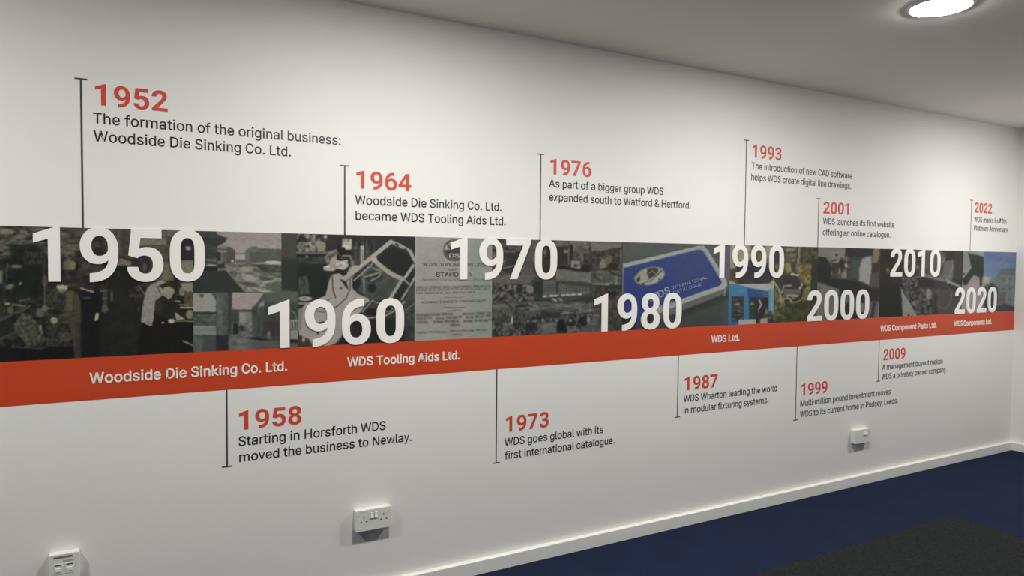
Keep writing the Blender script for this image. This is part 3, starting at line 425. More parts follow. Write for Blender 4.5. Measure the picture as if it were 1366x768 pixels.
# ------------------------------------------------------------------ photographs printed on the strip
# The strip's pictures were measured on the photograph; RECT turns those measurements into metres along and up the mural wall.
RECT = np.array([[1.99157877e-03, -2.53280674e-05, -2.74205975e-01],
                 [-5.43129378e-04, -2.32940306e-03, 2.12863107e+00],
                 [-4.18285840e-04, -3.08523197e-05, 1.0]])
UNRECT = np.linalg.inv(RECT)


def rect(x, y):
    q = RECT @ np.array([x, y, 1.0])
    return q[0] / q[2], q[1] / q[2]


def unrect(X, Z):
    q = np.stack([X, Z, np.ones_like(X)])
    q = np.tensordot(UNRECT, q, 1)
    return q[0] / q[2], q[1] / q[2]


class Print:
    """paints flat ink on a grid: polygons, ovals, strokes and grain"""
    def __init__(self, X, Z, wobble=0.0, seed=0):
        self.x, self.y = unrect(X, Z)
        if wobble:      # slightly uneven edges, as in an enlarged old photograph
            dx = self.noise(3.2, 3.2, seed + 500) + 0.6 * self.noise(1.5, 1.5, seed + 501)
            dy = self.noise(3.2, 3.2, seed + 502) + 0.6 * self.noise(1.5, 1.5, seed + 503)
            self.x = self.x + wobble * dx; self.y = self.y + wobble * dy
        self.c = np.zeros(X.shape + (3,))

    def noise(self, sx, sy, seed):
        """smooth noise, -1 to 1"""
        g = np.random.RandomState(seed).rand(128, 512) * 2 - 1
        u = self.x / sx + 90; v = self.y / sy + 3
        iu = np.floor(u).astype(int); iv = np.floor(v).astype(int)
        fu = u - iu; fv = v - iv; fu = fu * fu * (3 - 2 * fu); fv = fv * fv * (3 - 2 * fv)
        gg = lambda a_, b_: g[b_ % 128, a_ % 512]
        return (gg(iu, iv) * (1 - fu) + gg(iu + 1, iv) * fu) * (1 - fv) + (gg(iu, iv + 1) * (1 - fu) + gg(iu + 1, iv + 1) * fu) * fv

    def finish(self, grain, seed):
        """soft focus and uneven tone of the enlargement"""
        c = self.c
        p_ = np.pad(c, ((1, 1), (1, 1), (0, 0)), mode='edge')
        c = (4 * c + p_[:-2, 1:-1] + p_[2:, 1:-1] + p_[1:-1, :-2] + p_[1:-1, 2:]) / 8
        if grain:
            t = 0.5 * self.noise(6, 4, seed + 700) + 0.6 * self.noise(2.6, 2.2, seed + 701) + 0.5 * self.noise(1.3, 1.3, seed + 702)
            c = c * (1 + grain * t[..., None]) + grain * 22 * (self.noise(2.2, 1.8, seed + 703)[..., None])
        self.c = c

    def col(self, c):
        return np.array((c, c, c) if np.isscalar(c) else c, dtype=float)

    def mix(self, c, a):
        self.c = self.c * (1 - a[..., None]) + self.col(c) * a[..., None]

    def fill(self, c): self.c[:] = self.col(c); return self

    def grad(self, y0, c0, y1, c1):
        t = np.clip((self.y - y0) / (y1 - y0), 0, 1)[..., None]
        self.c = self.col(c0) * (1 - t) + self.col(c1) * t
        return self

    def seg(self, ax, ay, bx, by):
        dx, dy = bx - ax, by - ay
        t = np.clip(((self.x - ax) * dx + (self.y - ay) * dy) / max(dx * dx + dy * dy, 1e-9), 0, 1)
        return np.hypot(self.x - ax - t * dx, self.y - ay - t * dy)

    def poly_a(self, p, soft=1.0):
        ins = np.zeros(self.x.shape, bool); d = np.full(self.x.shape, 1e9)
        for i in range(len(p)):
            (ax, ay), (bx, by) = p[i - 1], p[i]
            if ay != by:
                ins ^= ((ay > self.y) != (by > self.y)) & (self.x < (bx - ax) * (self.y - ay) / (by - ay) + ax)
            d = np.minimum(d, self.seg(ax, ay, bx, by))
        return np.clip(np.where(ins, d, -d) / soft + 0.5, 0, 1)

    def P(self, c, *p, soft=1.0, a=1.0): self.mix(c, self.poly_a(p, soft) * a); return self

    def R(self, c, x0, y0, x1, y1, soft=1.0, a=1.0):
        return self.P(c, (x0, y0), (x1, y0), (x1, y1), (x0, y1), soft=soft, a=a)

    def oval_a(self, cx, cy, rx, ry, rot=0.0, soft=1.0):
        ca, sa = math.cos(math.radians(rot)), math.sin(math.radians(rot))
        u = ((self.x - cx) * ca + (self.y - cy) * sa) / rx
        w = (-(self.x - cx) * sa + (self.y - cy) * ca) / ry
        return np.clip((1 - np.hypot(u, w)) * min(rx, ry) / soft + 0.5, 0, 1)

    def E(self, c, cx, cy, rx, ry, rot=0.0, soft=1.0, a=1.0): self.mix(c, self.oval_a(cx, cy, rx, ry, rot, soft) * a); return self

    def ring(self, c, cx, cy, rx, ry, w, rot=0.0):
        self.mix(c, np.clip(self.oval_a(cx, cy, rx + w / 2, ry + w / 2, rot) - self.oval_a(cx, cy, rx - w / 2, ry - w / 2, rot), 0, 1))
        return self

    def L(self, c, w, *p, a=1.0):
        d = np.full(self.x.shape, 1e9)
        for i in range(1, len(p)): d = np.minimum(d, self.seg(*p[i - 1], *p[i]))
        self.mix(c, np.clip(w / 2 - d + 0.5, 0, 1) * a); return self

    def N(self, lo, hi, sx, sy, seed, *p, a=0.8, hard=0.0, soft=2.0):
        """broken light and dark blotches inside outline p (or a box x0,y0,x1,y1)"""
        if len(p) == 4 and np.isscalar(p[0]): p = ((p[0], p[1]), (p[2], p[1]), (p[2], p[3]), (p[0], p[3]))
        m = self.poly_a(p, soft)
        rs = np.random.RandomState(seed)
        tot = 0.0; w = 0.0
        for o, wt in ((1.0, 1.0), (0.45, 0.6)):
            g = rs.rand(128, 256)
            u = self.x / (sx * o) + 7; v = self.y / (sy * o) + 3
            iu = np.floor(u).astype(int); iv = np.floor(v).astype(int)
            fu = u - iu; fv = v - iv; fu = fu * fu * (3 - 2 * fu); fv = fv * fv * (3 - 2 * fv)
            gg = lambda a_, b_: g[b_ % 128, a_ % 256]
            tot = tot + wt * ((gg(iu, iv) * (1 - fu) + gg(iu + 1, iv) * fu) * (1 - fv) + (gg(iu, iv + 1) * (1 - fu) + gg(iu + 1, iv + 1) * fu) * fv)
            w += wt
        t = np.clip((tot / w - 0.5) * (1.6 + hard) + 0.42, 0, 1)[..., None]
        c = self.col(lo) * (1 - t) + self.col(hi) * t
        al = (m * a)[..., None]
        self.c = self.c * (1 - al) + c * al
        return self


BACK = 0.0002       # adhesive film between the wall and everything stuck to it
LIT = 0.97          # how bright a pure white sheet on this wall photographs (linear), to get from photographed tone to ink


def photo(parent, label, xp0, xp1, painter, z0=BAND_MID, z1=BAND_TOP, x0=None, x1=None, lift=0.0006, step=0.85, grain=0.2, wobble=0.9):
    x0 = rect(xp0, 390)[0] if x0 is None else x0
    x1 = rect(xp1, 390)[0] if x1 is None else x1
    zm = (z0 + z1) / 2
    pa = unrect(np.array([x0, x1, (x0 + x1) / 2, (x0 + x1) / 2]), np.array([zm, zm, z0, z1]))
    nx = max(8, int(abs(pa[0][1] - pa[0][0]) / step)); nz = max(8, int(abs(pa[1][2] - pa[1][3]) / step))
    # columns evenly spaced as seen, so the print is as fine on the right as on the left
    cols = np.array([rect(t, 390)[0] for t in np.linspace(pa[0][0], pa[0][1], nx + 1)])
    cols = x0 + (cols - cols[0]) / (cols[-1] - cols[0]) * (x1 - x0)
    rows = np.linspace(z0, z1, nz + 1)
    X, Z = np.meshgrid(cols, rows)
    seed = int(xp0) % 97
    pr = Print(X, Z, wobble, seed)
    painter(pr)
    pr.finish(grain, seed)
    n = X.size
    v = np.zeros((n, 3)); v[:, 0] = X.ravel(); v[:, 1] = -lift; v[:, 2] = Z.ravel()
    i, j = np.meshgrid(np.arange(nx), np.arange(nz))
    a = (j * (nx + 1) + i).ravel()
    quads = np.stack([a, a + 1, a + nx + 2, a + nx + 1], 1)
    me = bpy.data.meshes.new('photo_print')
    # closed sheet: four extra corner points make the thin edges and back
    nb = n
    cv = np.array([(x0, -BACK, z0), (x1, -BACK, z0), (x1, -BACK, z1), (x0, -BACK, z1)], float)
    v = np.vstack([v, cv])
    c0, c1, c2, c3 = 0, nx, n - 1, n - 1 - nx
    extra = [(nb, nb + 1, c1, c0), (nb + 1, nb + 2, c2, c1), (nb + 2, nb + 3, c3, c2), (nb + 3, nb, c0, c3)]
    me.from_pydata(v.tolist(), [], quads.tolist() + extra)
    at = me.color_attributes.new('print', 'FLOAT_COLOR', 'POINT')
    lin = np.clip(srgb(np.clip(pr.c, 0, 255)) / LIT, 0, 0.9).reshape(-1, 3)
    rgba = np.ones((len(v), 4)); rgba[:n, :3] = lin; rgba[n:, :3] = lin.mean(0)
    at.data.foreach_set('color', rgba.ravel().astype(np.float32))
    me.materials.append(M_PRINT)
    o = bpy.data.objects.new('photo_print', me)
    COL.objects.link(o); o.parent = parent
    o['label'] = label
    return o


strip = empty('photo_strip', (0, 0, 0))
tag(strip, 'long band of printed photographs from old workshops to a modern building', 'photo mural')


def workshop(p):
    p.fill((27, 29, 26))
    p.N((20, 24, 24), (70, 70, 62), 6, 5, 1, -150, 300, 120, 482, a=.75)
    p.N((30, 32, 28), (118, 116, 100), 9, 3, 2, -150, 300, 100, 345, a=.85)
    p.R((22, 28, 26), 15, 326, 58, 396, soft=8, a=.85)
    p.E((120, 118, 98), 8, 309, 12, 3.5, soft=2).E((108, 108, 94), 27, 316, 8, 2, soft=2).E((115, 114, 98), 32, 309, 6, 1.6, soft=2)
    p.E((95, 92, 76), 53, 306, 8, 3, soft=2).E((84, 84, 72), 3, 326, 4, 3, soft=2).E((78, 84, 82), 27, 324, 3, 2)
    p.E((112, 102, 92), 22, 355, 7, 2.5, soft=2).R((112, 116, 92), -4, 360, 3, 377, soft=3)
    p.L((74, 78, 68), 1.6, (10, 352), (9, 374)).E((112, 116, 96), 13, 382, 6, 3, -15, soft=2).E((110, 108, 95), 27, 378, 2.5, 2)
    p.L((58, 60, 56), 1.2, (58, 325), (59, 365)).L((78, 80, 68), 2.2, (60, 384), (60, 412)).E((78, 74, 76), 60, 375, 3.5, 9, soft=2)
    p.N((30, 30, 28), (88, 84, 76), 2.5, 3, 3, 32, 335, 62, 352, a=.6)
    # the space between the first numerals
    p.N((52, 54, 46), (112, 108, 90), 12, 3, 4, 83, 303, 112, 335, a=.9)
    p.E((96, 96, 78), 91, 352, 6, 8, soft=3).E((116, 118, 78), 97, 354, 4, 6, soft=2).E((60, 60, 72), 89, 370, 3, 4, soft=2)
    p.N((26, 28, 26), (62, 60, 52), 5, 5, 5, 83, 360, 160, 396, a=.8)
    p.N((62, 62, 54), (104, 100, 84), 10, 5, 6, 108, 303, 258, 345, a=.9)
    p.N((34, 36, 32), (76, 76, 68), 5, 5, 7, 112, 312, 142, 345, a=.9).E((36, 38, 34), 131, 335, 8, 6, soft=3)
    p.N((50, 46, 40), (78, 70, 60), 8, 3, 8, 110, 348, 138, 368, a=.9)
    p.L((102, 100, 86), 3, (158, 308), (158, 332), a=.7).R((60, 60, 54), 163, 303, 168, 345, soft=2)
    p.R((112, 108, 88), 157, 344, 180, 354, soft=3).L((52, 50, 42), 4, (160, 342), (180, 348))
    p.R((112, 112, 90), 176, 317, 222, 328, soft=1.5).L((58, 56, 46), 1.2, (180, 328), (220, 327)).R((96, 94, 84), 214, 308, 258, 316, soft=2)
    p.N((66, 62, 54), (100, 92, 80), 6, 8, 9, 180, 329, 224, 376, a=.9)
    p.R((112, 110, 92), 216, 350, 232, 378, soft=4, a=.8)
    p.E((40, 44, 40), 188, 353, 13, 13, soft=3).E((84, 86, 78), 193, 356, 2.5, 5, soft=2).E((60, 56, 76), 187, 345, 3, 4, soft=2)
    p.R((38, 40, 38), 236, 315, 259, 347, soft=1.5).E((150, 152, 140), 251, 331, 3.5, 2.5, 20).R((112, 118, 96), 236, 347, 259, 368, soft=1.5)
    # aisle
    p.P((31, 33, 28), (146, 368), (192, 372), (200, 482), (116, 482), (128, 440), soft=5)
    p.N((28, 30, 26), (44, 44, 38), 14, 8, 10, 146, 385, 190, 480, a=.6)
    # operator in a coat, left
    p.P((164, 162, 145), (76, 380), (92, 380), (88, 388), (83, 392), (77, 387)).E((60, 58, 50), 97, 380, 8, 3, soft=3)
    p.P((66, 66, 54), (88, 389), (96, 386), (104, 393), (109, 404), (111, 418), (108, 440), (110, 458), (112, 478), (101, 478), (97, 450), (92, 432), (79, 430), (74, 424), (87, 416), soft=1.5)
    p.P((80, 82, 58), (89, 390), (97, 388), (97, 414), (88, 414), soft=2).L((40, 40, 34), 1, (98, 400), (98, 418), a=.7)
    p.L((48, 48, 42), 2, (82, 428), (102, 419), a=.8).P((56, 54, 48), (100, 430), (110, 430), (112, 478), (102, 478), soft=2)
    p.N((30, 32, 30), (96, 92, 84), 3, 3, 11, 62, 385, 88, 470, a=.55).E((138, 140, 112), 72, 427, 5, 4.5, soft=1.5).L((120, 112, 92), 1.3, (64, 411), (72, 411))
    p.E((70, 68, 60), 88, 449, 8, 7, soft=3).P((20, 22, 24), (62, 462), (98, 462), (98, 482), (62, 482), soft=2)
    # benches and machine, far left
    p.L((66, 70, 60), 3, (-20, 436), (40, 408)).L((60, 62, 52), 4, (-20, 462), (30, 438)).P((34, 40, 34), (-20, 440), (18, 425), (20, 440), (-20, 455), soft=2)
    p.E((136, 132, 108), 10, 405, 4, 1.8).L((112, 112, 92), 1.8, (16, 406), (33, 408)).L((82, 80, 66), 2, (26, 401), (40, 398)).E((86, 86, 72), 14, 413, 4, 5, soft=2)
    p.P((70, 72, 62), (18, 433), (30, 418), (42, 420), (48, 430), (56, 440), (60, 452), (48, 460), (36, 462), (28, 450), (20, 440), soft=2)
    p.N((38, 42, 36), (112, 108, 94), 3.5, 3.5, 12, (18, 433), (30, 418), (42, 420), (50, 430), (58, 442), (60, 454), (44, 462), (30, 454), a=.7)
    p.E((84, 88, 80), 54, 417, 5, 6, soft=1.5).E((96, 96, 84), 60, 411, 4, 4, soft=1.5).E((128, 124, 112), 54, 437, 1.5, 4)
    p.R((20, 22, 25), -100, 462, 14, 484, soft=4).R((22, 20, 24), 14, 464, 62, 484, soft=2).L((74, 74, 68), 1, (15, 462), (56, 465))
    # dark figure and rag
    p.R((20, 23, 26), 108, 388, 134, 478, soft=4, a=.9).L((158, 150, 130), 2, (108, 384), (124, 389)).E((60, 58, 54), 116, 397, 6, 2, soft=2)
    p.P((168, 166, 154), (128, 417), (132, 417), (131, 425), (126, 428)).R((62, 62, 54), 137, 386, 143, 408, soft=1.5).L((96, 94, 84), 1.4, (134, 388), (144, 387))
    p.E((84, 84, 74), 140, 411, 4.5, 5.5, soft=2).E((82, 82, 74), 149, 395, 1.8, 7).R((92, 92, 78), 137, 397, 143, 399)
    # two men at a bench, right
    p.N((24, 24, 22), (86, 80, 70), 4, 3, 13, 180, 374, 258, 400, a=.8)
    p.P((22, 22, 22), (190, 430), (215, 425), (258, 425), (258, 482), (180, 482), soft=3)
    p.P((138, 133, 129), (196, 385), (200, 380), (209, 376), (216, 384), (222, 392), (213, 398), (208, 405), (206, 420), (203, 434), (201, 435), (188, 429), (190, 410), (193, 395))
    p.E((148, 146, 128), 215, 378, 6, 4.5).L((60, 54, 50), 1.2, (211, 382), (214, 392)).E((142, 142, 124), 225, 388, 7.5, 8).E((40, 38, 34), 220, 380, 8, 2.5, -10, soft=1.5)
    p.P((136, 136, 116), (216, 391), (232, 388), (229, 396), (225, 400)).E((38, 36, 32), 232, 379, 8, 5, soft=2)
    p.P((34, 36, 31), (207, 402), (217, 393), (224, 400), (232, 394), (238, 402), (246, 416), (256, 426), (240, 428), (228, 430), (215, 424), (205, 422), soft=1.5)
    p.E((48, 48, 42), 212, 408, 5, 9, soft=4).P((24, 24, 24), (203, 434), (207, 420), (240, 430), (240, 482), (196, 482), soft=2)
    p.E((172, 166, 142), 229, 428, 4.5, 3).E((172, 168, 150), 217.5, 430, 1.6, 1.4)
    p.P((128, 128, 112), (240, 377), (258, 376), (258, 390), (246, 388)).E((116, 114, 98), 243, 389, 4, 6, soft=1.5).N((60, 58, 48), (130, 124, 104), 2, 9, 14, 246, 388, 258, 408, a=.8)
    p.L((156, 156, 140), 2, (241, 410), (257, 410)).L((128, 126, 108), 1.6, (240, 406), (252, 407)).E((30, 30, 32), 240, 398, 6, 4, soft=2).L((130, 126, 108), 2, (234, 401), (240, 402))
    p.P((148, 146, 126), (233, 416), (247, 425), (236, 427)).E((124, 124, 94), 253, 419, 5, 6, soft=1.5).L((116, 114, 96), 1.5, (233, 428), (258, 428))
    p.L((126, 128, 116), 1.8, (244, 454), (258, 461)).L((112, 110, 98), 1.4, (185, 381), (193, 392)).E((70, 72, 62), 185, 412, 1.2, 4)
    p.E((62, 58, 50), 176, 394, 4, 2, soft=2)


def street(p):
    p.fill((146, 140, 135))
    p.grad(308, (142, 137, 131), 345, (152, 144, 140))
    p.R((96, 98, 92), 250, 352, 380, 392)
    p.N((70, 74, 68), (160, 158, 150), 9, 3, 21, 296, 352, 380, 392, a=.85)
    p.P((60, 65, 60), (250, 300), (289, 300), (289, 312), (303, 317), (301, 322), (291, 328), (290, 362), (250, 364))
    p.P((52, 54, 52), (270, 316), (303, 317), (301, 322), (290, 328), (272, 326), soft=2).N((46, 52, 48), (86, 88, 80), 8, 3, 22, 268, 330, 289, 352, a=.6)
    p.R((114, 116, 110), 290, 328, 304, 335).L((60, 62, 58), 1, (289, 331.5), (304, 333)).R((84, 88, 82), 296, 336, 304, 351).R((46, 50, 47), 289, 336, 295, 351)
    p.P((80, 75, 72), (303, 329), (306, 328), (314, 334), (314, 351), (301, 352)).E((186, 182, 172), 310, 348, 1.8, 1.8)
    p.R((156, 154, 152), 314.5, 339, 326.5, 345.5).L((92, 90, 86), 1.2, (312, 338), (328, 338)).R((92, 94, 88), 315, 346, 327, 351)
    p.P((100, 100, 94), (327, 334), (334, 329), (341, 328), (346, 331), (378, 333), (378, 352), (327, 352)).P((88, 87, 82), (345, 331), (378, 332), (378, 336), (343, 335))
    p.R((76, 82, 76), 333, 336, 378, 349).N((66, 74, 68), (92, 94, 88), 5, 6, 23, 334, 336, 376, 349, a=.6)
    p.P((60, 63, 58), (328, 351), (378, 354), (378, 363), (353, 363), (342, 355), soft=1.5).E((176, 174, 166), 364, 350, 12, 2.4, soft=1.5).E((128, 128, 120), 346, 351, 10, 1.3)
    p.N((50, 54, 50), (110, 106, 100), 5, 3, 24, 350, 353, 378, 362, a=.5)
    p.E((142, 140, 132), 328, 359, 9, 3.5, soft=2).E((150, 146, 138), 333, 371, 10, 5, 15, soft=3).E((156, 152, 144), 358, 376, 10, 2.5, -20, soft=2)
    p.E((70, 72, 67), 357, 372, 8, 1.8, soft=1.5).E((76, 74, 70), 332, 379, 10, 3, 8, soft=2).P((84, 92, 84), (352, 378), (378, 374), (378, 392), (368, 392), soft=3)
    p.P((48, 53, 48), (250, 361), (290, 361), (302, 360), (312, 371), (322, 383), (330, 392), (250, 392), soft=2)
    p.L((112, 112, 104), 2, (303, 361), (322, 383), (328, 390)).L((132, 130, 122), 1.8, (300, 353), (319, 362), (315, 372)).E((158, 154, 146), 352, 388, 13, 2, 12, soft=1.5)
    p.R((40, 44, 42), 289, 350, 300, 357, soft=2).P((92, 92, 86), (273, 345), (289, 345), (289, 349), (273, 348)).L((160, 158, 150), 1.8, (277, 353.5), (288, 353.5)).R((30, 34, 32), 272, 356, 290, 361, soft=1.5)
    p.R((110, 110, 104), 290, 348, 297, 352, soft=1.5)


def factory_yard(p):
    p.fill((78, 83, 79))
    p.P((146, 146, 141), (257, 391), (282, 391), (288, 401), (288, 415.5), (257, 415.5)).E((78, 80, 76), 269, 394, 3, 2.2)
    p.N((52, 58, 54), (112, 112, 104), 7, 6, 31, 257, 417, 289, 433, a=.8).R((50, 54, 50), 257, 415.5, 289, 418.5)
    p.R((126, 130, 122), 258, 434, 288, 446).L((100, 104, 98), .8, (258, 440), (288, 440))
    p.R((64, 74, 78), 260, 446.5, 289, 472).R((88, 92, 87), 255, 447, 270, 474, soft=1.5).N((60, 66, 64), (104, 108, 102), 4, 8, 32, 257, 448, 272, 472, a=.5)
    p.R((80, 86, 82), 289, 389, 307, 446).N((66, 72, 68), (98, 104, 98), 5, 8, 33, 289, 392, 307, 446, a=.7).R((104, 108, 102), 291, 402, 297, 446, soft=2, a=.4)
    p.R((44, 44, 47), 288, 447, 305, 472).R((60, 58, 62), 304, 389, 309, 472, soft=1.5).E((84, 90, 84), 307, 455, 2.5, 10, soft=2)
    p.R((151, 144, 140), 309.5, 390, 353, 413).P((122, 124, 118), (309, 408), (316, 413), (309, 415)).R((70, 68, 66), 309, 412.5, 345, 415.5)
    p.P((62, 68, 63), (336, 416), (347, 406), (352, 391), (400, 390), (400, 456), (352, 453), (336, 448)).P((76, 76, 72), (336, 412), (352, 391), (353, 396), (340, 414))
    p.P((136, 134, 128), (342, 411), (352, 399), (352, 411)).R((80, 86, 80), 352, 389, 400, 403).P((128, 130, 122), (346, 384), (352, 389), (370, 390), (352, 391))
    p.R((62, 66, 62), 309, 416, 319, 448, soft=1.5).R((136, 133, 128), 319, 416, 328, 431).R((112, 116, 110), 328, 416, 336, 446).N((62, 64, 60), (130, 132, 126), 4, 4, 34, 309, 430, 336, 446, a=.7)
    p.R((34, 38, 40), 311, 431, 318, 447, soft=1.5).E((48, 52, 48), 322, 437, 3, 4, soft=1.5).P((96, 102, 98), (308, 446), (336, 444), (345, 456), (345, 474), (305, 474), soft=2)
    p.E((160, 160, 152), 330, 449, 6, 1.8, -12).N((70, 78, 78), (128, 128, 120), 8, 3, 35, 310, 447, 345, 470, a=.5)
    p.N((50, 56, 52), (84, 88, 82), 3, 16, 36, 336, 408, 400, 452, a=.7).E((30, 32, 30), 345, 452, 14, 2, 8, soft=2).R((54, 48, 52), 350, 428, 372, 448, soft=3, a=.6)
    p.E((104, 106, 98), 358.5, 446, 1.8, 5, soft=1.5).P((84, 84, 81), (336, 453), (400, 456), (400, 474), (336, 474), soft=2).ring((100, 104, 98), 386, 424, 9, 10, 1.6)
    p.R((128, 132, 124), 387, 426, 398, 439).L((44, 46, 44), 1.4, (390, 430), (390, 438)).L((44, 46, 44), 1.4, (394, 430), (394, 438)).L((44, 46, 44), 1.4, (397, 429), (397, 437))
    p.R((128, 132, 126), 387, 440, 400, 452, soft=1.5).R((40, 34, 38), 387, 453, 400, 457, soft=1.5)


def car_worker(p):
    p.fill((40, 44, 43))
    p.grad(310, (44, 45, 45), 390, (36, 41, 39))
    p.P((66, 66, 60), (374, 306), (396, 306), (396, 350), (374, 350)).P((46, 50, 44), (374, 345), (396, 345), (396, 392), (374, 385), soft=6)
    p.P((66, 74, 66), (374, 384), (398, 390), (398, 480), (374, 480))
    p.N((34, 40, 38), (150, 148, 136), 4.5, 4.5, 41, 396, 311, 436, 338, a=.9, hard=.8)
    p.P((126, 124, 114), (421, 325), (434, 323), (433, 334), (424, 336)).E((96, 98, 92), 402, 328, 4, 5, soft=2).E((164, 160, 150), 434, 315.5, 2.2, 2).R((88, 90, 82), 397, 336, 440, 338.5)
    p.L((24, 26, 26), 2, (396, 341), (436, 341)).N((40, 42, 40), (92, 88, 80), 6, 5, 42, 398, 342, 434, 352, a=.8).E((110, 108, 98), 409, 342, 1.8, 1.8)
    p.R((30, 37, 37), 398, 352, 436, 398, soft=4, a=.9).N((50, 54, 48), (92, 92, 82), 3.5, 5, 43, (398, 370), (410, 366), (413, 392), (398, 394), a=.9)
    p.E((158, 155, 145), 407, 398, 9, 3).R((134, 130, 124), 398, 403, 414, 406, soft=1.5).E((100, 96, 90), 406, 398, 3, 1)
    # bodyshop background, right
    p.N((30, 33, 33), (86, 86, 78), 4, 8, 44, 470, 316, 500, 352, a=.6).L((134, 132, 122), 4.5, (483, 331), (483, 352)).E((160, 158, 148), 483, 330, 2.6, 3)
    p.L((90, 88, 80), 1.5, (489, 322), (490, 338)).L((78, 78, 72), 3, (475, 336), (474, 350), a=.7).E((86, 86, 78), 474, 330, 2.5, 2)
    # worker
    p.P((168, 168, 154), (457, 319), (469, 318.5), (469, 332), (462, 334), (456, 328)).N((60, 60, 54), (200, 196, 182), 2, 2, 45, 454, 318, 466, 326, a=.6)
    p.E((188, 184, 170), 460, 330, 6, 4).E((28, 29, 29), 455, 338, 7, 9, 20, soft=2).R((28, 29, 29), 450, 316, 456, 332, soft=2).E((30, 30, 30), 463, 336, 7, 3, soft=1.5)
    p.P((128, 124, 116), (432, 343), (440, 335), (449, 332), (450, 341), (447, 352), (436, 350)).N((44, 44, 42), (150, 144, 134), 3, 3, 46, (433, 343), (449, 334), (447, 354), (436, 352), a=.7)
    p.P((172, 164, 156), (431, 356), (440, 352), (446, 356), (448, 346), (455, 348), (463, 346), (465, 355), (458, 360), (449, 358), (444, 362), (432, 360))
    p.E((150, 142, 134), 444, 349, 4, 7, 20, soft=2).L((124, 122, 112), 2, (457, 341), (467, 341), (471, 352)).E((112, 110, 100), 470, 350, 2.5, 4, soft=1.5)
    p.R((34, 36, 36), 438, 361, 450, 366, soft=1.5).P((32, 33, 32), (449, 358), (458, 360), (461, 368), (455, 368), (449, 364), soft=1.5)
    # hair, collar and forearms
    p.E((40, 40, 38), 452, 322, 4, 5, soft=2).L((96, 92, 84), 1.2, (449, 334), (456, 345), (462, 341)).L((90, 84, 78), 1, (446, 357), (456, 353), (464, 350))
    p.L((112, 106, 98), 1, (433, 359), (443, 356)).E((196, 190, 178), 437, 356, 3, 1.5).E((190, 184, 174), 458, 351, 3, 2)
    # wing and door frame
    p.P((152, 148, 142), (439, 374), (442, 366), (452, 364), (458, 368), (462, 366), (466, 357), (472, 353), (478, 354), (476, 362), (470, 370), (470, 384), (478, 392), (492, 398), (494, 404), (484, 416), (470, 424), (466, 442), (452, 456), (430, 464), (408, 460), (399, 446), (397, 430), (400, 414), (408, 405), (425, 398), (434, 394), soft=1.2)
    p.L((42, 42, 40), 1.4, (443, 367), (444, 386), (447.5, 397)).P((44, 44, 42), (453, 372), (462, 374), (465, 387), (462, 384)).L((46, 46, 44), 1.2, (467, 372), (467, 386), (461, 398), (450, 408), (440, 414))
    p.E((70, 68, 64), 455, 384, 1.5, 2).L((50, 50, 48), 1.2, (436, 400), (442, 398)).L((60, 58, 56), 1, (408, 412), (432, 416)).L((50, 48, 46), 2, (424, 431), (432, 429)).E((60, 50, 50), 424, 444, 2, 1.5)
    p.P((64, 73, 67), (472, 372), (495, 352), (520, 358), (536, 372), (520, 397), (500, 401), (485, 393), (475, 385))
    p.E((36, 38, 37), 499, 369, 12, 8, soft=2).E((32, 35, 34), 496, 384, 6, 6, soft=2).E((34, 34, 36), 476, 378, 5, 9, 20, soft=2).E((60, 44, 52), 508, 395, 8, 2, soft=2)
    p.L((146, 142, 132), 2.5, (487, 369), (504, 364)).L((150, 146, 136), 2, (498, 358), (508, 361), (506, 368), (495, 374)).L((112, 112, 104), 2, (484, 362), (486, 390)).L((140, 140, 130), 1.6, (491, 352), (496, 356)).N((40, 44, 42), (140, 138, 128), 3, 3, 47, 480, 352, 512, 378, a=.3)
    p.N((54, 64, 58), (80, 88, 82), 9, 4, 48, (505, 375), (530, 370), (520, 396), (500, 398), a=.6)
    p.P((35, 36, 37), (503, 346), (521, 327), (545, 340), (551, 352), (549, 360), (537, 371), (518, 358))
    p.L((156, 153, 145), 5.5, (461, 372), (498, 341), (521, 322.5)).L((150, 148, 140), 4.5, (521, 322), (533, 327), (547, 335)).L((150, 148, 142), 4.5, (547, 335), (552, 345), (556, 352))
    p.L((60, 60, 58), 1, (461, 375), (500, 344)).L((52, 52, 50), 1, (504, 342), (523, 326), (545, 338)).L((40, 40, 40), 2.2, (528, 325), (531, 327)).L((40, 40, 40), 2.4, (540, 332), (543, 335))
    p.L((46, 46, 46), 1.4, (470, 373), (496, 350)).L((150, 146, 138), 1.6, (472, 374), (497, 351)).L((150, 147, 138), 6, (498, 346), (508, 355), (522, 365), (537, 372)).L((44, 44, 44), 2, (516, 356), (523, 361)).E((164, 160, 150), 499, 346, 4, 4)
    p.L((146, 142, 134), 2.2, (536, 370), (546, 379)).L((152, 148, 140), 4, (551, 354), (540, 370)).L((144, 142, 134), 4.5, (534, 376), (521, 397)).L((140, 138, 130), 3.2, (556, 366), (533, 403))
    p.L((54, 54, 52), 1, (546, 380), (530, 404)).P((60, 66, 60), (545, 384), (556, 374), (556, 402), (538, 410), soft=2)
    # under the sill, behind the numerals
    p.P((54, 62, 57), (488, 404), (556, 398), (556, 466), (466, 466), (472, 440), soft=2).P((36, 39, 37), (470, 430), (500, 424), (540, 424), (556, 440), (556, 468), (440, 468), soft=3)
    p.L((30, 30, 30), 2.5, (494, 402), (480, 419)).L((140, 140, 134), 1.6, (497, 400), (483, 416)).L((128, 128, 120), 1.6, (496, 401), (508, 405), (524, 412)).E((32, 33, 32), 496, 416, 10, 5, soft=2)
    p.L((140, 138, 130), 2, (490, 424), (512, 422), (526, 414), (540, 402)).L((40, 40, 38), 1.2, (490, 427), (514, 425), (530, 416)).ring((140, 136, 128), 517, 411, 5, 4, 1.5).E((34, 32, 33), 518, 411, 4, 3)
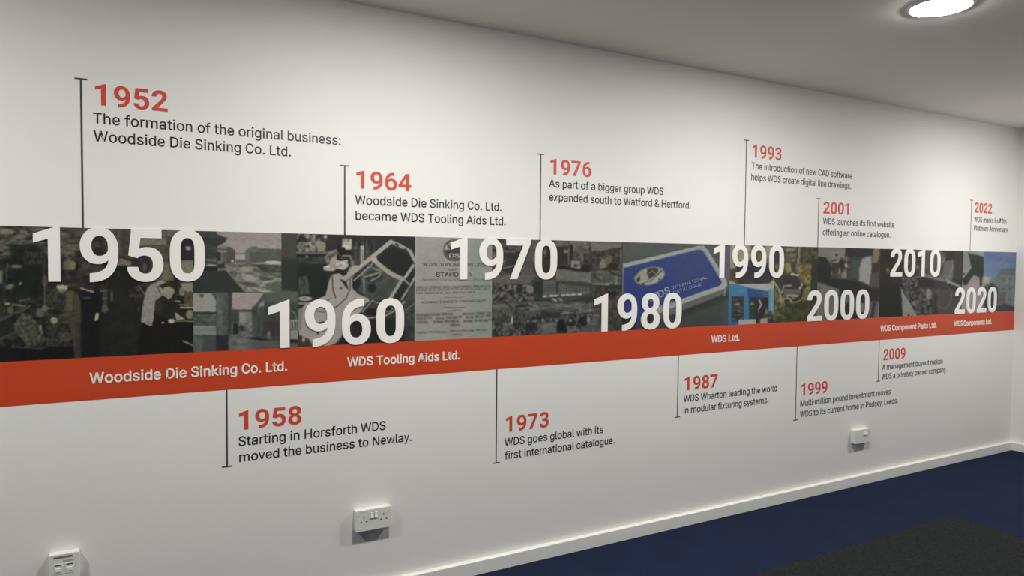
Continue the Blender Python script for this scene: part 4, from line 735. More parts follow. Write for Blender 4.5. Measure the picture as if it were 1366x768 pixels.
    p.L((110, 112, 106), 1.2, (556, 402), (540, 414)).N((44, 48, 45), (76, 80, 76), 5, 4, 49, 540, 412, 556, 460, a=.7)
    p.P((128, 122, 116), (398, 412), (404, 410), (402, 440), (396, 440), soft=2).P((60, 52, 50), (398, 446), (412, 452), (420, 466), (396, 470), soft=2).E((150, 146, 138), 405, 452, 2, 4, soft=1.5)


def poster(p):
    p.fill((147, 145, 138))
    p.N((138, 140, 132), (152, 150, 144), 30, 20, 51, 545, 310, 665, 460, a=.8).R((128, 136, 128), 626, 310, 665, 460, soft=14, a=.7)
    p.R((158, 156, 150), 552, 315, 556, 460, soft=2, a=.4)
    p.E((70, 70, 66), 605.5, 333.5, 14.5, 14.5, soft=1.2).E((150, 148, 142), 605.5, 333.5, 12.2, 12.2).E((66, 66, 64), 605.5, 333.5, 11.6, 11.6)
    p.P((150, 148, 142), (598, 326), (603, 320), (604, 324), (601, 329)).P((154, 152, 146), (595, 326), (600, 333), (592, 333)).P((60, 60, 58), (603, 325), (605, 321), (607, 325))
    p.P((150, 148, 142), (608, 322), (614, 326), (609, 328)).P((56, 56, 54), (594, 334), (601, 336), (600, 341), (595, 339))
    # rows of print too small to read, as inked word shapes
    rs = random.Random(5)
    def row(y0, y1, xa, xb, h, tone, wl):
        x = xa
        while x < xb - 2:
            w = min(rs.uniform(*wl), xb - x)
            t0 = (x - xa) / (xb - xa)
            y = y0 + (y1 - y0) * t0
            k = x
            while k < x + w:
                kw = rs.uniform(1.3, 2.4)
                g = tone + rs.uniform(-16, 22)
                p.R((g, g, g - 4), k, y - h, k + kw, y, soft=1.3, a=.85)
                k += kw + 0.45
            x += w + 2.6
    row(384.5, 382.5, 555, 653, 2.6, 86, (8, 20)); row(400, 398.5, 0, 1, 1, 0, (1, 2))
    p.L((100, 100, 94), 1, (592, 396.6), (618, 396.4), a=.8).L((80, 80, 74), 1, (592, 410), (620, 409.6), a=.9)
    row(421.5, 419.5, 555, 603, 3.2, 80, (9, 22)); row(420, 418.5, 617, 654, 3.2, 78, (8, 18))
    row(426.5, 424.5, 555, 574, 3.2, 84, (9, 16)); row(426, 423.5, 581, 615, 3.2, 80, (9, 22)); row(424.5, 422, 621, 654, 3.2, 80, (10, 20))
    row(431, 429.5, 555, 571, 3, 84, (9, 16)); row(430.5, 428.5, 578, 613, 3, 80, (10, 18)); row(429.5, 427.5, 618, 654, 3, 80, (10, 22))
    row(434.7, 434.3, 600, 612, 3, 80, (12, 14)); row(444.2, 440, 555, 653, 2, 84, (12, 26)); row(447, 446.4, 601, 615, 2, 90, (13, 14))


def factory_collage(p):
    p.fill((60, 62, 58))
    # machinery, top left
    p.N((36, 36, 35), (104, 98, 92), 9, 2.6, 61, 640, 316, 704, 368, a=.9, hard=.4)
    p.R((36, 36, 36), 674, 338, 692, 366, soft=4, a=.7).L((118, 118, 110), 1.5, (671, 357.5), (688, 354)).P((92, 88, 88), (696, 342), (712, 335), (712, 370), (696, 366), soft=3).N((56, 54, 54), (100, 96, 94), 4, 8, 62, 698, 318, 745, 370, a=.7)
    p.R((46, 42, 40), 721, 326, 735, 364, soft=2).E((110, 106, 98), 727, 336, 1.3, 5, soft=1.5)
    p.P((86, 88, 82), (655, 367), (712, 366), (712, 377), (690, 379), (655, 377), soft=1.5)
    # long hall, top middle
    p.R((96, 95, 90), 741, 318, 790, 345, soft=2).N((70, 70, 66), (112, 110, 102), 5, 6, 63, 741, 322, 790, 345, a=.7)
    p.R((46, 44, 42), 742, 328, 759, 352, soft=2.5).R((118, 118, 110), 752, 333, 758, 337, soft=1.5).R((38, 38, 36), 759.5, 326, 764, 350, soft=1.2).R((104, 104, 96), 758, 330, 759.3, 352)
    p.E((50, 48, 45), 768, 343, 4, 8, soft=2).E((38, 36, 34), 781, 344, 3.5, 11, -10, soft=2).E((106, 102, 94), 775.5, 343, 3, 9, soft=2).E((44, 42, 40), 788, 334, 2.5, 6, soft=2).N((46, 44, 42), (120, 116, 106), 2.6, 4, 64, 764, 334, 788, 356, a=.55)
    p.P((122, 122, 113), (762, 347), (774, 348), (774, 359), (762, 356)).E((50, 48, 46), 768, 354, 2.5, 2, soft=1.5).P((40, 33, 33), (742, 352), (762, 357), (774, 359), (778, 353), (790, 352), (790, 363), (765, 360), (742, 358), soft=1.5)
    p.P((98, 102, 95), (742, 360), (753, 358.5), (770, 362.5), (788.5, 363), (788.5, 377), (742, 374.5), soft=1.3).L((74, 76, 70), 1.2, (735, 373), (780, 376))
    # machine shop, top right
    p.R((104, 103, 96), 789, 322, 829, 336, soft=2).P((50, 50, 45), (787, 340), (800, 335), (818, 331), (829, 330), (829, 361), (787, 361), soft=2).N((40, 40, 36), (96, 94, 84), 3.5, 4, 65, 790, 334, 829, 360, a=.7)
    p.P((116, 108, 98), (803, 345), (807, 346), (810, 356), (800, 358), (800, 350), soft=1.5).E((92, 86, 78), 812, 346, 4.5, 6.5, 20, soft=2).E((36, 38, 32), 818, 355, 6, 5, soft=2).R((84, 86, 78), 827, 333, 829.5, 360)
    # roof view
    p.P((80, 84, 76), (788, 361), (829, 360), (829, 379), (788, 378)).N((62, 66, 60), (100, 102, 92), 9, 2.5, 66, 788, 361, 829, 379, a=.8).L((42, 44, 40), 1.6, (792, 367), (801, 374)).L((40, 42, 38), 1.8, (812, 361), (826, 368), (829, 366))
    p.L((122, 124, 114), 2, (788, 378), (812, 379)).R((108, 112, 106), 820.5, 368, 823.5, 381).P((42, 48, 42), (786, 381), (829, 380), (829, 400), (786, 396), soft=2).N((36, 42, 36), (100, 100, 90), 4, 5, 67, 786, 382, 810, 398, a=.75)
    p.R((34, 40, 34), 808, 383, 828, 398, soft=2)
    # office block and parked cars
    p.P((88, 90, 84), (724, 373), (786, 377), (786, 393), (724, 393)).P((58, 56, 52), (742, 375), (790, 377), (788, 382), (742, 378), soft=1.5)
    for yy in (380, 383.5, 387):
        for k in range(16): p.E((52, 52, 56), 727 + k * 3.6, yy + k * .06, 1.1, 1.1, a=.8)
    for k in (743,): p.L((44, 46, 44), 1.6, (k, 374), (k, 392))
    p.P((42, 47, 42), (709, 374), (724, 374), (724, 400), (706, 400), soft=3).N((48, 52, 46), (84, 86, 78), 6, 3, 68, 700, 392, 800, 400, a=.7)
    for k, (cx, cy) in enumerate([(727, 395), (735, 394.5), (742, 394), (751, 393.5), (758, 393.5), (765, 393), (773, 392.5)]):
        p.E((158, 160, 156), cx, cy, 3.4, 1.6, -8).E((60, 62, 60), cx, cy + 2.2, 3.4, .8)
    p.E((150, 152, 146), 740, 400, 4, 1.6, 35).E((128, 130, 124), 748, 399.5, 3.5, 1.5, 40)
    p.P((48, 52, 46), (684, 401), (712, 398), (730, 399), (738, 404), (752, 402), (800, 394), (800, 404), (752, 406), (715, 407), (692, 403), soft=1.5)
    # crowded shop floor, middle left
    p.N((38, 38, 37), (118, 116, 106), 3, 3.2, 69, 655, 378, 712, 402, a=.9, hard=.5).E((116, 118, 110), 707, 385, 5, 5, soft=2).E((36, 40, 38), 693, 386, 4, 6, soft=2)
    # big hall with roof trusses
    p.P((90, 93, 87), (655, 402), (690, 402), (712, 406), (760, 406), (829, 402), (829, 420), (655, 420), soft=2).N((52, 56, 52), (116, 118, 110), 14, 2.4, 70, 655, 402, 800, 420, a=.8)
    p.L((36, 38, 36), 2.2, (688, 409), (706, 406)).L((38, 40, 38), 2, (682, 415), (706, 412.5)).L((44, 46, 42), 1.8, (672, 402), (684, 411)).L((130, 132, 122), 1.5, (706, 405), (718, 409)).L((44, 46, 44), 1.6, (748, 413), (768, 416))
    p.P((108, 110, 100), (752, 414), (766, 417), (764, 424), (750, 420), soft=1.5).R((96, 98, 90), 773, 405, 776, 422, soft=1.5).R((104, 106, 98), 786, 404, 788, 416)
    p.N((34, 36, 36), (110, 112, 104), 3, 4, 71, 655, 418, 829, 450, a=.85, hard=.4)
    p.N((34, 38, 36), (108, 108, 98), 2.2, 5, 72, 655, 412, 700, 430, a=.6).E((156, 158, 148), 683, 427, 1.4, 5).E((130, 132, 124), 724, 425, 1.2, 4)
    p.R((42, 38, 38), 722, 416, 748, 424, soft=2, a=.8).P((92, 96, 92), (718, 432), (742, 428), (745, 444), (725, 446), soft=3).E((28, 29, 28), 748, 434, 5, 10, 15, soft=2).E((34, 34, 32), 762, 430, 6, 5, soft=2).E((30, 32, 30), 753, 438, 3, 8, soft=1.5)
    p.E((132, 128, 116), 761, 427, 2, 2, soft=1.5).P((86, 90, 88), (776, 432), (800, 420), (829, 415), (829, 446), (776, 446), soft=3, a=.6).E((36, 33, 33), 778, 428, 7, 6, soft=2).E((130, 132, 124), 785, 426, 2, 5, soft=1.5).E((40, 36, 40), 708, 436, 8, 6, soft=3)
    p.N((34, 34, 32), (96, 92, 82), 4, 5, 73, 800, 385, 829, 445, a=.75)


def catalogue(p):
    p.grad(322, (80, 85, 84), 440, (58, 64, 62))
    p.R((70, 76, 76), 870, 322, 975, 330, soft=6, a=.5).R((84, 84, 98), 966, 322, 975, 374, soft=2).R((66, 72, 74), 962, 385, 975, 445, soft=3)
    p.P((46, 50, 48), (872, 424), (966, 390), (974, 396), (940, 412), (890, 430), soft=8, a=.8)
    p.P((92, 94, 90), (868, 420), (966, 384), (970, 389), (962, 393), (884, 424), (868, 430), soft=1.5).L((138, 140, 136), 1.5, (968, 384), (966, 394))
    p.P((152, 154, 149), (829.5, 352), (932, 327.6), (938, 327.6), (943, 332), (966, 368), (970, 375), (970, 381), (966, 385), (915, 403), (880, 417), (852, 424), (829.5, 424), soft=1.2)
    p.P((120, 124, 120), (829.5, 352), (832, 351), (833, 358), (832, 428), (829.5, 428))
    p.P((50, 62, 112), (832, 357), (930, 333), (935, 333), (939, 336), (962, 374), (963, 377), (960, 380.5), (911, 398), (876, 409), (850, 428), (846, 445), (831, 445), soft=1.2)
    p.P((44, 56, 116), (832, 370), (880, 360), (905, 398), (876, 409), (850, 428), (846, 445), (831, 445), soft=14, a=.6).P((56, 66, 104), (890, 346), (935, 334), (955, 366), (910, 380), soft=14, a=.6)
    # globe emblem
    p.E((152, 154, 142), 866.5, 368, 20.5, 11.5, -14).P((48, 58, 104), (846, 362), (856, 356), (862, 355), (852, 362), (848, 370)).E((142, 146, 128), 859, 370, 8, 9, -20)
    p.P((58, 56, 50), (863, 358), (868, 355.5), (877, 357), (879, 363), (874, 367), (866, 371), (863, 365)).L((140, 142, 134), 1, (866, 364), (870, 361), (874, 364)).P((52, 48, 60), (878, 373), (881, 370), (881, 375), (879, 376)).P((56, 54, 50), (849, 372), (853, 366), (854, 374), (850, 377))
    p.L((60, 60, 62), 1, (852, 379), (868, 374), (884, 360)).L((164, 166, 154), 1.4, (856, 376), (870, 371), (883, 358)).L((60, 60, 60), 1, (864, 373), (878, 365), (881, 361)).ring((118, 122, 110), 866.5, 368, 19.5, 11, 1.2, -14)
    p.E((60, 60, 70), 858, 379, 2, 1.4).P((46, 58, 108), (880, 379), (888, 372), (890, 380))
    p.E((44, 42, 40), 866, 424, 5, 6, soft=2).P((150, 150, 144), (878, 417), (884, 412), (880, 408), (876, 412), soft=1.5).R((40, 42, 40), 829, 424, 848, 445, soft=3)


def exhibition(p):
    p.fill((60, 110, 148))
    p.grad(380, (66, 112, 152), 430, (54, 104, 142))
    p.P((158, 160, 154), (982, 378.5), (1034, 378), (1034, 386), (1027, 388), (998, 383)).R((118, 150, 152), 1026.5, 385, 1034, 420).R((92, 136, 158), 1025, 386, 1028, 420)
    p.P((48, 70, 118), (997, 384), (1025, 389.5), (1025, 397), (997, 397)).L((110, 122, 150), 1, (1010, 390), (1024, 393)).L((96, 110, 146), 1, (1012, 394), (1024, 396)).L((84, 130, 164), 1.4, (985, 387), (988, 391), (990, 386))
    p.R((48, 50, 50), 975.5, 395, 992, 429).N((38, 40, 42), (100, 98, 86), 6, 2, 81, 976.5, 397, 991.5, 428, a=.9).E((150, 148, 138), 983.5, 406, 3, .9).E((110, 108, 84), 985.5, 414, 1.5, 1.8)
    p.P((44, 40, 48), (999, 396.5), (1025, 396.5), (1025, 426), (999, 426)).R((46, 58, 42), 1000, 400, 1007.5, 426, soft=2).E((110, 112, 94), 1003, 405, 2.5, 2, 20).L((176, 178, 170), 1.6, (1012.5, 400), (1015.5, 406), (1011.5, 413)).L((90, 96, 92), 1.2, (1011.5, 413), (1012, 418))
    p.R((58, 62, 100), 1008, 390, 1018, 398, soft=3, a=.6).P((116, 116, 76), (1022, 410), (1026, 418), (1020, 419), soft=1.5).E((64, 70, 90), 1027, 417, 3, 3, soft=2).R((60, 66, 52), 1018, 419, 1032, 425, soft=2)
    p.P((156, 158, 154), (985, 426), (1008, 425.5), (1008, 436), (985, 436)).R((52, 42, 48), 1008, 426, 1014.5, 436).P((152, 146, 140), (1014, 425), (1028, 423), (1028, 436), (1014, 436)).R((46, 50, 54), 1024, 424, 1034, 436, soft=3).R((40, 92, 134), 972, 429, 985, 437, soft=2)
    p.R((60, 90, 110), 1031, 384, 1034, 420, soft=2, a=.5)


def aerial(p):
    p.fill((82, 80, 60))
    p.N((50, 50, 38), (128, 124, 92), 4, 4, 91, 970, 320, 1095, 440, a=.9)
    p.P((150, 146, 118), (970, 322), (1002, 324), (1000, 345), (984, 356), (970, 362), soft=3, a=.85).P((156, 150, 136), (1020, 324), (1032, 325), (1030, 345), (1020, 345), soft=2, a=.7).P((92, 88, 50), (1004, 330), (1018, 332), (1014, 348), (1004, 346), soft=3)
    p.P((54, 50, 54), (978, 358), (990, 352), (1000, 346), (1030, 352), (1038, 362), (1036, 372), (1022, 378), (982, 378), (974, 366), soft=2).P((80, 68, 46), (972, 358), (980, 358), (984, 378), (972, 372), soft=2).P((156, 156, 110), (972, 373), (984, 380), (972, 380), soft=1.5)
    p.R((62, 54, 58), 1032, 334, 1040, 352, soft=2)
    p.N((46, 46, 36), (142, 134, 106), 3.5, 3.5, 92, 1044, 328, 1066, 362, a=.85).L((128, 124, 108), 2, (1065.5, 328), (1066, 343), (1060, 358), (1056, 366)).E((130, 128, 88), 1052, 333, 5, 2.5, soft=2)
    p.N((40, 44, 32), (96, 98, 64), 4, 4, 93, 1068, 328, 1092, 352, a=.9).N((80, 70, 38), (156, 138, 82), 3.5, 4, 94, (1062, 362), (1068, 350), (1082, 352), (1082, 382), (1074, 390), (1070, 372), a=.9).P((132, 124, 78), (1046, 352), (1054, 350), (1056, 362), (1050, 364), soft=2)
    p.P((54, 50, 46), (1040, 368), (1056, 366), (1064, 368), (1068, 376), (1066, 386), (1040, 384), soft=2).P((58, 56, 50), (1032, 372), (1046, 370), (1044, 384), (1036, 380), soft=2).P((56, 58, 66), (1057, 350), (1063, 348), (1060, 364), (1056, 362), soft=2)
    p.L((186, 182, 180), 2.2, (1056, 365.5), (1064, 367)).L((140, 136, 116), 2, (1043, 390), (1046, 381), (1056, 380.5)).P((100, 95, 90), (1047, 385), (1068, 386), (1065, 396), (1045, 394)).L((72, 68, 64), 1, (1047, 389), (1066, 390)).L((178, 172, 158), 1.6, (1049, 394.5), (1063, 394.5)).L((190, 184, 168), 2, (1067, 384), (1070, 379))
    p.P((44, 38, 42), (1066, 396), (1072, 376), (1076, 380), (1070, 400), (1060, 402), (1050, 397), soft=1.5).L((188, 182, 170), 1.4, (1056, 397), (1059, 398))
    p.ring((156, 150, 114), 1050, 402.5, 6, 4.5, 1.8).E((48, 46, 44), 1050, 401, 4, 2).L((148, 142, 112), 2.4, (1031, 375), (1040, 387), (1042, 402), (1047, 416)).L((136, 130, 98), 2, (1054, 405), (1066, 401), (1072, 396)).P((148, 148, 104), (1025, 379), (1032, 372), (1035, 380), soft=1.5)
    p.P((50, 56, 38), (1048, 406), (1072, 401), (1092, 398), (1092, 436), (1040, 436), soft=3).N((36, 42, 30), (86, 88, 58), 3.5, 3.5, 95, 1036, 404, 1092, 436, a=.75).N((50, 50, 34), (140, 124, 86), 3, 3, 96, 1032, 404, 1046, 424, a=.7).R((60, 58, 58), 1028, 424, 1048, 436, soft=3, a=.7)
    p.R((46, 48, 36), 1082, 345, 1092, 402, soft=2.5).N((96, 92, 50), (150, 142, 90), 3, 4, 97, 1071, 384, 1080, 400, a=.8)


def milling(p):
    p.fill((50, 54, 50))
    p.P((112, 115, 108), (1088, 326), (1128, 327), (1127, 346), (1118, 354), (1108, 350), (1102, 344), (1088, 341), soft=1.5).P((132, 134, 126), (1108, 336), (1126, 332), (1124, 350), (1110, 352), soft=4, a=.6)
    p.P((34, 38, 36), (1086, 341), (1101, 343), (1108, 356), (1112, 368), (1152, 378), (1162, 384), (1152, 392), (1120, 386), (1086, 374), soft=1.5)
    p.N((44, 42, 40), (128, 124, 116), 4, 4, 101, 1108, 346, 1134, 372, a=.8).E((54, 52, 49), 1114, 356, 5, 10, soft=1.5).L((160, 158, 150), 1.6, (1112, 349), (1117, 349)).E((62, 60, 56), 1116, 340, 2, 2, soft=1.5).E((42, 40, 38), 1123, 353, 3.5, 9, soft=1.5).L((140, 140, 132), 1.5, (1120, 358), (1120, 364))
    p.E((168, 166, 156), 1128.5, 354, 1.6, 3).E((128, 124, 114), 1126, 366, 3.5, 4.5, soft=1.5).L((110, 104, 96), 3, (1131, 336), (1129, 348)).R((40, 42, 42), 1128, 328, 1164, 342, soft=3).P((66, 72, 66), (1136, 345), (1150, 348), (1146, 374), (1134, 370), soft=3)
    p.P((146, 144, 143), (1149, 346), (1156, 342), (1162.5, 341), (1162.5, 362), (1160, 380), (1146, 374), (1146, 360), soft=2.5)
    p.P((116, 106, 88), (1166, 330), (1173, 330), (1173, 340), (1170, 350), (1163, 352), (1164, 340), soft=1.5).P((56, 44, 38), (1163, 350), (1172, 352), (1170, 366), (1163, 366), soft=2).P((74, 70, 66), (1161, 366), (1172, 362), (1173, 384), (1160, 384), soft=2)
    p.R((46, 36, 36), 1158, 384, 1172, 401, soft=2).P((104, 106, 100), (1088, 375), (1120, 386), (1118, 402), (1112, 432), (1088, 434), soft=1.5).E((70, 72, 70), 1093, 384, 1.6, 2, soft=1.5)
    p.P((42, 40, 40), (1119, 386), (1158, 388), (1158, 434), (1117, 434), soft=2).P((92, 92, 88), (1125, 390), (1133, 392), (1132, 404), (1124, 402), soft=2).R((116, 114, 108), 1147, 404, 1152, 416, soft=1.5).P((92, 86, 86), (1158, 402), (1172, 402), (1170, 430), (1158, 430), soft=1.5).L((44, 42, 42), 3.5, (1166, 404), (1162, 428)).R((110, 108, 104), 1170, 404, 1174, 430)


def drills(p):
    p.fill((42, 46, 42))
    p.R((30, 33, 28), 1168, 326, 1204, 432, soft=3).R((60, 56, 52), 1168, 326, 1174, 372, soft=2.5).N((28, 31, 26), (58, 54, 44), 5, 6, 111, 1174, 326, 1204, 380, a=.7)
    p.R((50, 40, 42), 1194, 350, 1206, 362, soft=3).E((120, 98, 72), 1184, 360, 2, 3, soft=3).N((44, 46, 46), (112, 106, 104), 4, 7, 112, 1206, 328, 1262, 370, a=.8).P((92, 84, 86), (1234, 328), (1256, 330), (1252, 352), (1240, 366), soft=4, a=.7)
    p.P((130, 134, 126), (1201, 382), (1206, 392), (1214, 404), (1223, 420), (1214, 426), (1204, 428), (1203, 400), soft=1.3).P((34, 34, 32), (1209, 424), (1212, 418), (1215, 424), soft=1.2)
    p.N((30, 32, 32), (118, 116, 110), 3, 3, 113, (1202, 370), (1236, 366), (1244, 392), (1242, 424), (1224, 422), (1208, 394), a=.9, hard=.3).E((62, 40, 42), 1220, 386, 6, 2, soft=2)
    p.E((120, 124, 116), 1238, 392, 3, 8, soft=2).E((116, 116, 110), 1219, 404, 2, 3, soft=1.5).R((38, 40, 38), 1224, 370, 1246, 384, soft=3)
    p.E((92, 94, 90), 1265, 362, 8, 18, 12, soft=2).ring((128, 126, 122), 1262, 358, 8, 16, 1, 15).E((44, 44, 44), 1266, 344, 5, 3, soft=1.5).R((56, 52, 50), 1272, 334, 1283, 372, soft=3)
    p.P((66, 66, 64), (1244, 384), (1284, 388), (1284, 420), (1246, 424), soft=3).ring((98, 98, 94), 1259, 396, 10, 15, 1.2, 8).P((50, 54, 52), (1246, 372), (1262, 376), (1264, 384), (1246, 384), soft=2)
    p.L((112, 108, 104), 4, (1232, 366), (1244, 370), (1262, 374)).L((132, 134, 128), 3.4, (1262, 374), (1274, 379), (1286, 386)).L((56, 50, 50), 1.2, (1260, 371), (1262, 377)).R((44, 44, 44), 1246, 392, 1250, 424, soft=2)


def chuck(p):
    p.fill((134, 132, 128))
    p.R((126, 128, 124), 1280, 326, 1300, 360, soft=5).P((142, 136, 138), (1290, 372), (1312, 376), (1312, 420), (1280, 420), soft=5)
    p.P((44, 50, 46), (1291, 337), (1312, 342), (1312, 368), (1308, 371), (1299, 366), (1289, 380), (1285, 380), (1283, 373), (1296, 357), soft=1.3).R((54, 50, 50), 1306.5, 366, 1310, 381)
    p.E((56, 56, 56), 1285.5, 365, 1.2, 1.5).P((140, 140, 136), (1303, 332), (1312, 334), (1312, 341), (1303, 339)).R((52, 54, 52), 1283, 334, 1284.6, 352)


def building(p):
    p.grad(336, (86, 108, 148), 378, (104, 126, 152))
    p.P((122, 124, 136), (1330, 334), (1362, 336), (1362, 348), (1338, 344), soft=8, a=.5).R((116, 132, 140), 1310, 350, 1360, 356, soft=5, a=.4)
    p.P((160, 148, 132), (1309, 368), (1322, 369), (1318, 378), (1309, 380), soft=3)
    p.P((104, 114, 114), (1336, 357), (1362, 358), (1362, 416), (1318, 416), (1312, 382), (1322, 376), (1328, 368), soft=1.3).P((92, 96, 108), (1336, 358), (1362, 358), (1362, 365), (1332, 366), soft=2)
    for yy, cc in ((370, (112, 122, 100)), (384, (100, 114, 102)), (398, (100, 120, 104))):
        for xx in (1338, 1347, 1355): p.E(cc, xx, yy, 3.4, 3.2, soft=1.8).E((84, 96, 84), xx, yy + 1.5, 2, 1.6, soft=1.5)
    p.L((116, 128, 120), 1, (1343, 366), (1343, 410)).L((116, 128, 120), 1, (1351, 366), (1351, 410)).R((84, 100, 100), 1318, 382, 1334, 392, soft=3, a=.8)
    p.P((92, 84, 92), (1332, 390), (1342, 389), (1340, 406), (1332, 406), soft=2, a=.8).P((58, 60, 74), (1328, 408), (1340, 405), (1362, 410), (1362, 420), (1328, 420), soft=1.5)
    p.P((54, 66, 54), (1313, 382), (1323, 376), (1331, 384), (1331, 404), (1322, 412), (1312, 410), soft=2).L((150, 150, 146), .8, (1313, 383), (1324, 377), a=.5)


xw = lambda px: rect(px, 390)[0]
photo(strip, 'black and white photograph of men at work in a dark workshop', 0, 257.5, workshop, grain=0.1, wobble=0.45, x0=BAND_X0)
photo(strip, 'grey photograph of a street between factory buildings', 257.5, 375.5, street, grain=0.06, wobble=0.3)
photo(strip, 'grey photograph of a worker leaning over a car body', 375.5, 553, car_worker, grain=0.04, wobble=0.2)
photo(strip, 'grey photograph of a factory yard and building front', 257.5, 397, factory_yard, grain=0.06, wobble=0.3, z1=1.2265, lift=0.0009)
pst = photo(strip, 'pale grey printed poster for an exhibition stand', 553, 656, poster, grain=0.03, wobble=0.0)
photo(strip, 'dark collage of factory halls, offices and parked cars', 656, 830, factory_collage, grain=0.1, wobble=0.4)
cat = photo(strip, 'photograph of a blue catalogue in a white case', 830, 973, catalogue, grain=0.05, wobble=0.25)
photo(strip, 'colour aerial photograph of a site among trees', 973, 1090, aerial, grain=0.1, wobble=0.6)
photo(strip, 'photograph of a blue exhibition stand', 972, 1032.5, exhibition, z1=1.236, lift=0.0009, grain=0.04, wobble=0.25)
photo(strip, 'grey photograph of a milling machine', 1090, 1173, milling, grain=0.04, wobble=0.35)
photo(strip, 'dark photograph of drills and a chuck', 1173, 1283, drills, grain=0.06, wobble=0.4)
photo(strip, 'grey photograph of a dark cutting tool on white', 1283, 1311, chuck, grain=0.03, wobble=0.3)
photo(strip, 'colour photograph of a green-windowed building under a blue sky', 1311, 1358, building, x1=BAND_X1, grain=0.05, wobble=0.4)


def print_line(parent, s, a, b, cap, mat, fat=0.0, heavy=False):
    """a printed line from point a to point b of the picture, cap height in the same measure"""
    ax, az = rect(*a); bx, bz = rect(*b)
    cx, cz = rect(a[0], a[1] - cap)
    em = (cz - az) / 0.711
    g, lo, hi = text_loops(s, False, fat)
    W = math.hypot(bx - ax, bz - az)
    ang = math.atan2(bz - az, bx - ax)
    ca, sa = math.cos(ang), math.sin(ang)
    o = letters_mesh('printed_line', s, mat, 0, W, 0, em, 0.0003, parent, back=0.00065, fat=fat,
                     xform=lambda x, z: (ax + x * ca - z * sa, az + x * sa + z * ca))
    return o


for s, a, b, cap, mat, fat in [
        ("W.D.S. TOOLING AIDS LTD.", (564, 354.6), (646, 355.2), 4.2, M_POSTER_INK, .02),
        ("ARE ON", (597.5, 361), (621, 361.2), 3.2, M_POSTER_INK, .0),
        ("STAND 314", (581.5, 369), (629, 368.2), 6.0, M_POSTER_INK, .03),
        ("GROUND FLOOR NATIONAL HALL GALLERY", (563, 374.6), (648, 373.6), 2.8, M_POSTER_INK, -.004),
        ("RANGE OF STANDARD TOOLING AIDS AVAILABLE", (555, 388), (653.5, 386.2), 3.0, M_POSTER_INK, .005),
        ("FOR PRODUCING JIGS AND FIXTURES", (555, 392.3), (633, 391), 3.0, M_POSTER_INK, .005),
        ("A COMPLETE RANGE OF STANDARD PARTS", (562, 404.8), (648, 402.2), 3.3, M_POSTER_INK, .01),
        ("In addition", (596.5, 415.4), (616, 414.6), 2.8, M_POSTER_INK, -.004),
        ("DS", (599, 343), (612.5, 343), 5.2, M_POSTER_PALE, .03)]:
    print_line(pst, s, a, b, cap, mat, fat)
for s, a, b, cap, fat in [("WDS", (866, 404), (894.5, 390), 9.5, .03), ("INTERNATIONAL", (896, 386), (943.5, 371.5), 4.2, .0),
                          ("CATALOGUE", (898, 392.2), (936, 380.5), 4.2, .0)]:
    print_line(cat, s, a, b, cap, M_SILVER, fat)


# ------------------------------------------------------------------ red strip
tag(MB().box(BAND_X0, -0.0007, BAND_BOT, BAND_X1, -BACK, BAND_MID).build('red_strip', M_RED),
    'long orange-red vinyl strip running under the row of photographs', 'strip')

# ------------------------------------------------------------------ cut white decade numerals, standing off the photo strip
DEC = [('1950', -0.200, 0.298, 1.268), ('1960', 0.510, 1.034, 1.019), ('1970', 1.238, 1.762, 1.268), ('1980', 1.972, 2.511, 1.0195),
       ('1990', 2.726, 3.257, 1.269), ('2000', 3.462, 4.022, 1.018), ('2010', 4.226, 4.763, 1.270), ('2020', 4.950, 5.468, 1.018)]
WHERE = {'1950': 'top left of the photo strip', '1960': 'low over the car body photograph', '1970': 'over the grey poster',
         '1980': 'low beside the blue catalogue photograph', '1990': 'over the aerial photograph',
         '2000': 'low over the milling machine photograph', '2010': 'high over the drill photograph',
         '2020': 'at the right end of the photo strip'}
for s, x0, x1, z in DEC:
    t = empty('decade_numerals', (x0, 0, z))
    tag(t, 'large white numerals reading %s %s' % (s, WHERE[s]), 'numerals', 'white decade numerals on the photo strip')
    groups, a, b = text_loops(s, True)
    kx = (x1 - x0) / (b - a)
    for k, ch in enumerate(s):
        g1, a1, b1 = text_loops(ch, True)
        off = k * NUM_ADV
        letters_mesh('digit', ch, M_WHITE, (a1 + off - a) * kx, (b1 + off - a) * kx, 0.0, 0.2447, 0.0035, t, True, back=0.0011)

# ------------------------------------------------------------------ white company names on the red strip
for s, x0, x1, lab in [
        ("Woodside Die Sinking Co. Ltd.", -0.053, 0.577, 'the longest, leftmost on the strip with three words before Co.'),
        ("WDS Tooling Aids Ltd.", 0.803, 1.282, 'beginning just left of the grey poster'),
        ("WDS Ltd.", 2.721, 2.926, 'the shortest, alone below the blue exhibition stand photo'),
        ("WDS Component Parts Ltd.", 4.143, 4.742, 'below the drill photograph, above the management buyout caption'),
        ("WDS Components Ltd.", 4.949, 5.417, 'nearest the right corner of the room')]:
    o = letters_mesh('company_name', s, M_WHITE, x0, x1, 0.934, 0.0485, 0.0018, fat=0.019, back=0.0006)
    tag(o, 'white company name, %s' % lab, 'lettering', 'white company names on the red strip')

